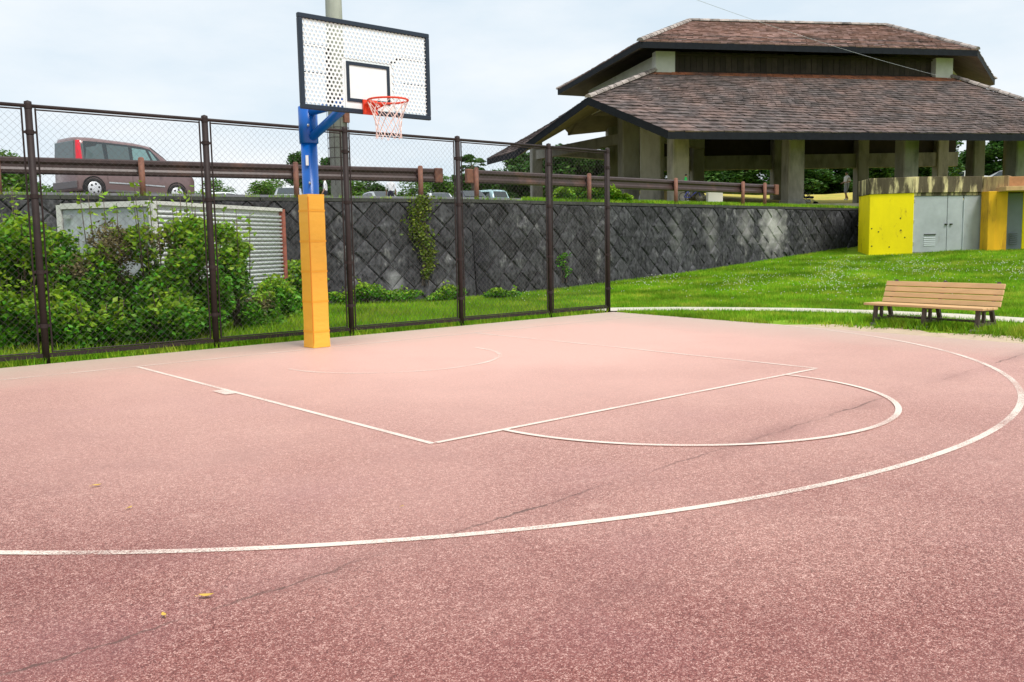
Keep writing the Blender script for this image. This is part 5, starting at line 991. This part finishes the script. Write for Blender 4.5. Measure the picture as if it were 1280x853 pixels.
# shrubs between the fence and the container
def shrub(label, px, d, ztop, rad, n=4200, leaf=.085, ma='leafb', young=.18, dry=0., seed=0, name='bush', group=None, zc=.0, base=None, nb=14, shoots=5):
    rg = np.random.default_rng(seed+300); q = base if base is not None else P(px, 330, d); z0 = float(ground_z(q.x, q.y)) if base is None else base.z
    o = thing(name, label, 'bush', (q.x, q.y, z0), 0, group); cs = []; rs = []
    for _ in range(nb):
        a = rg.uniform(0, 2*PI); r_ = rg.uniform(0, .72)*rad; z = rg.uniform(.15, .82)*ztop; s = rad*rg.uniform(.28, .46); cs.append((r_*math.cos(a), r_*math.sin(a), max(z, s*.5))); rs.append((s, s, min(s, ztop*.3)))
    pts = blobs(n, cs, rs, .45, rg); pts = pts[pts[:, 2] > .02]
    b = MB()
    for i in range(9):
        c = cs[i % nb]; b.tube([(rg.uniform(-.1, .1), rg.uniform(-.1, .1), -.05), (c[0]*.5, c[1]*.5, c[2]*.5), c], [.02, .014, .006], 5)
    ex = []
    for i in range(shoots):
        a = rg.uniform(0, 2*PI); r_ = rg.uniform(0, .6)*rad; h_ = ztop*rg.uniform(.95, 1.2); b0 = np.array([r_*math.cos(a), r_*math.sin(a), ztop*.5]); b1 = np.array([r_*1.2*math.cos(a), r_*1.2*math.sin(a), h_]); b.tube([b0, b1], [.01, .004], 4)
        t_ = rg.uniform(.1, 1, 26)[:, None]; ex.append(b0+(b1-b0)*t_+rg.normal(0, .055, (26, 3)))
    b.build('stems', M['bark'], o, True)
    hi = pts[:, 2]+rg.normal(0, .15*ztop, len(pts)); yk = hi > np.quantile(hi, 1-young) if young else np.zeros(len(pts), bool); dk = np.zeros(len(pts), bool)
    if dry:
        cx = rg.uniform(-.3, .3, 3); dk = (np.linalg.norm((pts-np.array([-rad*.1, -rad*.2, ztop*.8]))/np.array([rad*.7, rad, ztop*.32]), axis=1)+rg.normal(0, .12, len(pts)) < dry) ; yk &= ~dk
    V, F = leaf_quads(pts[~yk & ~dk], leaf, rg=rg); fast_mesh('foliage', V, F, M[ma], o)['kind'] = 'stuff'
    yy = np.concatenate([pts[yk]]+ex) if ex else pts[yk]
    if len(yy): V, F = leaf_quads(yy, leaf*1.1, rg=rg); fast_mesh('young_leaves', V, F, M['leafy'], o)['kind'] = 'stuff'
    if dk.any(): V, F = leaf_quads(pts[dk], leaf*.6, rg=rg); fast_mesh('withered_twigs', V, F, M['leafdry'], o)['kind'] = 'stuff'
    return o
BG = 'overgrown bushes behind the fence'
shrub('tall leafy bush behind the fence, left of the container', -32, 13.0, 1.95, 1.0, 8000, seed=1); shrub('full green bush behind the first fence post, level with its clamp', 22, 12.6, 1.9, .85, 8500, seed=2)
shrub('dense dark bush in front of the container end panel', 92, 12.8, 1.40, .78, 7000, seed=3, young=.08, dry=.5); shrub('bush with withered brown top in front of the container', 150, 13.0, 1.85, .72, 9000, seed=4, dry=1.0, young=.04)
shrub('dark bush with pale young leaves at the container corner', 205, 13.0, 1.95, .70, 9000, seed=5, young=.15, dry=.6); shrub('tall bush with bright shoots beside the second fence post', 248, 13.4, 1.95, .62, 7000, seed=6, young=.2, shoots=9); shrub('leafy bush in front of the corrugated container side', 292, 14.5, 1.70, .52, 3200, seed=7, young=.2, shoots=6, leaf=.095)
shrub('low green bush at the foot of the container', 338, 16.6, .78, .75, 3000, seed=8, leaf=.08); shrub('low green bush beside the orange hoop pad', 368, 18.4, 1.0, .75, 3000, seed=9, leaf=.09); shrub('low rambling bush under the withered bushes by the fence foot', 120, 12.25, .62, .55, 2600, seed=10, young=.1); shrub('low spreading bush at the fence foot right of the withered bush', 215, 12.45, .72, .55, 2600, seed=11, young=.1)
shrub('low greyish bush between the container and the fence', 318, 15.3, .55, .45, 1800, seed=12, dry=1.2, young=.05)
for k, (px, zt_, rd_) in enumerate(((428, .34, .5), (458, .5, .6), (503, .30, .75), (546, .22, .5), (566, .38, .45), (622, .26, .6))): shrub('low weedy clump growing along the foot of the retaining wall', px, 20.5+(px-430)*.0075, zt_, rd_, 1300, leaf=.075, seed=30+k, name='weed_clump', group='weeds along the wall foot', nb=8, shoots=1)
shrub('low leafy bush filling the fence foot beside the first post', 8, 12.1, .95, .55, 4200, seed=13, young=.2); shrub('rounded bush at the fence foot between the first post and the withered bush', 62, 12.2, .85, .5, 3600, seed=14, young=.2)
# hedge on the wall top, small plants
for k, px in enumerate((705, 727, 748, 770)):
    la = (px-640)/FPX; q = None; lo, hi = -2., 12.
    for _ in range(40):
        md = (lo+hi)/2
        if md/(float(wall_d(md))+1.0) < la: lo = md
        else: hi = md
    bs = W(lo, float(wall_d(lo))+1.0, 2.5); shrub('rounded bright green hedge bush on the wall top beside the guardrail', px, 0, .62 if k < 3 else .42, .55, 2000, leaf=.09, seed=50+k, name='hedge_bush', group='hedge on the wall top', base=bs, young=.6, shoots=1, nb=9)
bs = P(983, 309, 32.6); bs.z = float(ground_z(bs.x, bs.y)); shrub('small round green shrub at the foot of the stained wall', 983, 0, .42, .33, 1300, leaf=.08, seed=60, name='small_shrub', base=bs, young=.4, shoots=0, nb=6)
def vine(label, px0, px1, y0, y1, n, seed, sec=0, width=(.5, .15), ma='leafy'):
    rg = np.random.default_rng(seed); A, B = secs[sec]; O, e, t, nn, Ls, SL = frame(A, B)
    q = P((px0+px1)/2, y0, 22.3); s_c = (q-O).dot(e)
    o = thing('ivy', label, 'climbing plant', O+e*s_c+t*.3)
    z1 = (P(px0, y0, float(LD(o.location.x, o.location.y)[1])).z); z0 = P(px1, y1, float(LD(o.location.x, o.location.y)[1])).z
    tt = rg.uniform(0, 1, n)**.8; ww = np.interp(tt, [0, .5, 1], [width[1], width[0]*.9, width[0]]); zz = z0+(z1-z0)*tt; off = rg.normal(0, .35, n)*ww+.12*np.sin(tt*7); dp = rg.uniform(.06, .2, n)
    pts = np.array([(e*float(a)+nn*float(d_)+t*float(z-o.location.z)) for a, d_, z in zip(off, dp, zz)]); V, F = leaf_quads(pts, .085, rg=rg); fast_mesh('foliage', V, F, M[ma], o)
    b = MB(); 
    for k in range(4): b.tube([e*(rg.uniform(-.1, .1))+nn*.08+t*(z0-o.location.z-.15), e*rg.uniform(-.2, .2)+nn*.1+t*((z0+z1)/2-o.location.z), e*rg.uniform(-.2, .2)+nn*.1+t*(z1-o.location.z)], .008, 4)
    b.build('stems', M['bark'], o); return o
vine('yellow-green ivy climbing up the retaining wall to the guardrail end', 524, 522, 245, 350, 1500, 5, 0, (.46, .12), 'ivy')
vine('thin green weed growing in a crack of the streaked retaining wall', 815, 822, 315, 345, 160, 6, 1, (.28, .12), 'leafb')
# ------------------------------------------------------------------ grass (uncountable)
def blades(name, XY, hgt, wid, zf, ma, per=3):
    n = len(XY)*per; xy = np.repeat(XY, per, 0)+rng.normal(0, .035, (n, 2)); z = zf(xy[:, 0], xy[:, 1]); h = hgt*rng.uniform(.5, 1.35, n); th = rng.uniform(0, 2*PI, n); w = wid*rng.uniform(.6, 1.3, n); ln = h*rng.uniform(.2, .8, n); t2 = rng.uniform(0, 2*PI, n)
    a = np.stack([xy[:, 0]-np.cos(th)*w/2, xy[:, 1]-np.sin(th)*w/2, z-.01], -1); b_ = np.stack([xy[:, 0]+np.cos(th)*w/2, xy[:, 1]+np.sin(th)*w/2, z-.01], -1); c = np.stack([xy[:, 0]+np.cos(t2)*ln, xy[:, 1]+np.sin(t2)*ln, z+h], -1)
    V = np.stack([a, b_, c], 1).reshape(-1, 3); return tag(fast_mesh(name, V, np.arange(3*n).reshape(-1, 3), ma), kind='stuff')
def edge_x(y): return np.interp(y, [-19, -11, -6.5, -3.15, .84, 1.3], [4.6, 5.55, 6.06, 6.45, 6.9, 7.0])
pvx = np.array([q.x for q in pp]); pvy = np.array([q.y for q in pp])
def seg_dist(x, y):
    d = np.full(len(x), 9.)
    for i in range(len(pp)-1):
        ax, ay, bx_, by_ = pvx[i], pvy[i], pvx[i+1], pvy[i+1]; dx, dy = bx_-ax, by_-ay; t = np.clip(((x-ax)*dx+(y-ay)*dy)/(dx*dx+dy*dy), 0, 1); d = np.minimum(d, np.hypot(x-ax-t*dx, y-ay-t*dy))
    return d
def lawn_pts(n):
    la = rng.uniform(-11, 30, n); d = rng.uniform(8, 37, n)
    keep = (d < np.interp(la, WALL_LAT, WALL_D)-.25) & (np.abs(la/d) < .95) & ~((la/d > .37) & (d > 31.0)); la, d = la[keep], d[keep]
    x = CAM.x+r0.x*la+HF.x*d; y = CAM.y+r0.y*la+HF.y*d
    return x, y, la, d
x, y, la, d = lawn_pts(480000)
behind = (x < 7.0) & (y > FY+.02+.05*rng.random(len(x))); right = (x > edge_x(y)+.05) & (x >= 6.3) & ~((x < 7.0) & (y > 1.1)); sd_ = seg_dist(x, y); k = (behind | right) & (sd_ > .44)
sw = .75+.45*np.exp(-((y+5)/1.8)**2)+.35*np.sin(y*2.3)+.2*np.sin(y*5.1); strip = right & (x < edge_x(y)+sw) & (y < -2.3); k &= ~(strip & (rng.random(len(x)) < np.clip(1.35-(x-edge_x(y))/sw, 0, 1)))
XY = np.stack([x[k], y[k]], -1); blades('lawn_grass', XY, .062, .015, ground_z, M['grass'], 3)
kk = k & behind & (d < 20); s_ = rng.random(len(x)) < .5; blades('tall_grass', np.stack([x[kk & s_], y[kk & s_]], -1), .14, .014, ground_z, M['grass'], 2)
# tufts at the slab edge and under the bench
n = 700; yy = rng.uniform(-2.5, 1, n); xx = edge_x(yy)+np.abs(rng.normal(0, .05, n))+.01; blades('edge_tufts', np.stack([xx, yy], -1), .06, .014, ground_z, M['grass'], 3)
n = 1200; yy = rng.uniform(-6.2, -3.2, n); xx = 7.35+rng.normal(0, .22, n)+(yy+5)*.1; blades('bench_grass', np.stack([xx, yy], -1), .12, .016, ground_z, M['grass'], 3)
n = 1600; xx = rng.uniform(-4.5, 6.8, n); blades('fence_foot_grass', np.stack([xx, FY-.05+np.abs(rng.normal(0, .06, n))], -1), .09, .012, ground_z, M['grass'], 2)
# verge on the terrace edge
n = 9000; la = rng.uniform(-12, 13.8, n); d = np.interp(la, WALL_LAT, WALL_D)+.14+rng.uniform(0, 1, n)**1.6*2.6; kp = (la > .4) | ((d-np.interp(la, WALL_LAT, WALL_D) < .3) & (rng.random(n) < .25)); la, d = la[kp], d[kp]
Xv = np.stack([CAM.x+r0.x*la+HF.x*d, CAM.y+r0.y*la+HF.y*d], -1); blades('terrace_grass', Xv, .10, .022, lambda x_, y_: upper_z(*LD(x_, y_)), M['grass'], 4)
# clover heads in the mound
n = 14000; la = rng.uniform(-3, 20, n); d = rng.uniform(18.5, 31, n); dn = np.exp(-((d-25-2*np.sin(la*.7))/3.2)**2)*np.clip((la+2)/12, .03, 1)*np.clip(.5+.9*np.sin(la*1.9+d*.8)*np.sin(d*1.7-la*.6), .05, 1); kp = (rng.random(n) < dn) & (la/d < .62); la, d = la[kp], d[kp]
cx, cy = CAM.x+r0.x*la+HF.x*d, CAM.y+r0.y*la+HF.y*d; okk = seg_dist(cx, cy) > .5; cx, cy = cx[okk], cy[okk]; cz = ground_z(cx, cy)+rng.uniform(.05, .10, len(cx)); s = .011
Cn = np.stack([cx, cy, cz], -1); offs = np.array([(s, 0, 0), (-s, 0, 0), (0, s, 0), (0, -s, 0), (0, 0, s), (0, 0, -s)]); V = (Cn[:, None]+offs).reshape(-1, 3); i = np.arange(len(Cn))[:, None]*6; F = np.concatenate([i+np.array(f) for f in ((0, 2, 4), (2, 1, 4), (1, 3, 4), (3, 0, 4), (2, 0, 5), (1, 2, 5), (3, 1, 5), (0, 3, 5))])
tag(fast_mesh('clover_flowers', V, F, M['clover']), kind='stuff')
q = P(728, 386, 17.4)
# ------------------------------------------------------------------ fallen leaves on the slab
for (px, y, sz, rz, lab) in [(a, b_, c*.7, d, e) for a, b_, c, d, e in ((121, 609, .075, .4, 'curled yellow leaf lying on the court inside the three-point line'), (162, 637, .055, 1.2, 'small yellow leaf lying on the court beside the curled leaf'), (258, 748, .085, .1, 'long yellow leaf lying on the court near the dark joint'), (205, 772, .055, 2.2, 'thin yellow leaf lying on the court outside the three-point line'), (503, 635, .03, .7, 'tiny pale leaf lying on the court inside the arc'))]:
    g = G(px, y); b = MB(); vs = []; n = 9
    for i in range(n):
        t = i/(n-1); w = math.sin(PI*t)**.8*.22*sz; zc = .008+.16*sz*(t-.5)**2*4
        vs += [((t-.5)*sz, -w, zc+w*.4), ((t-.5)*sz, 0, zc), ((t-.5)*sz, w, zc+w*.4)]
    fs = [(3*i+j, 3*i+j+1, 3*i+4+j, 3*i+3+j) for i in range(n-1) for j in (0, 1)]; b.add(vs, fs); b.tube([(-sz*.5, 0, .03*sz+.008), (-sz*.72, .02*sz, .01)], .0012, 4)
    o = b.build('fallen_leaf', M['fall']); o.location = (g.x, g.y, .001); o.rotation_euler = (0, 0, rz-YAW); tag(o, lab, 'leaf', 'leaves on the court')
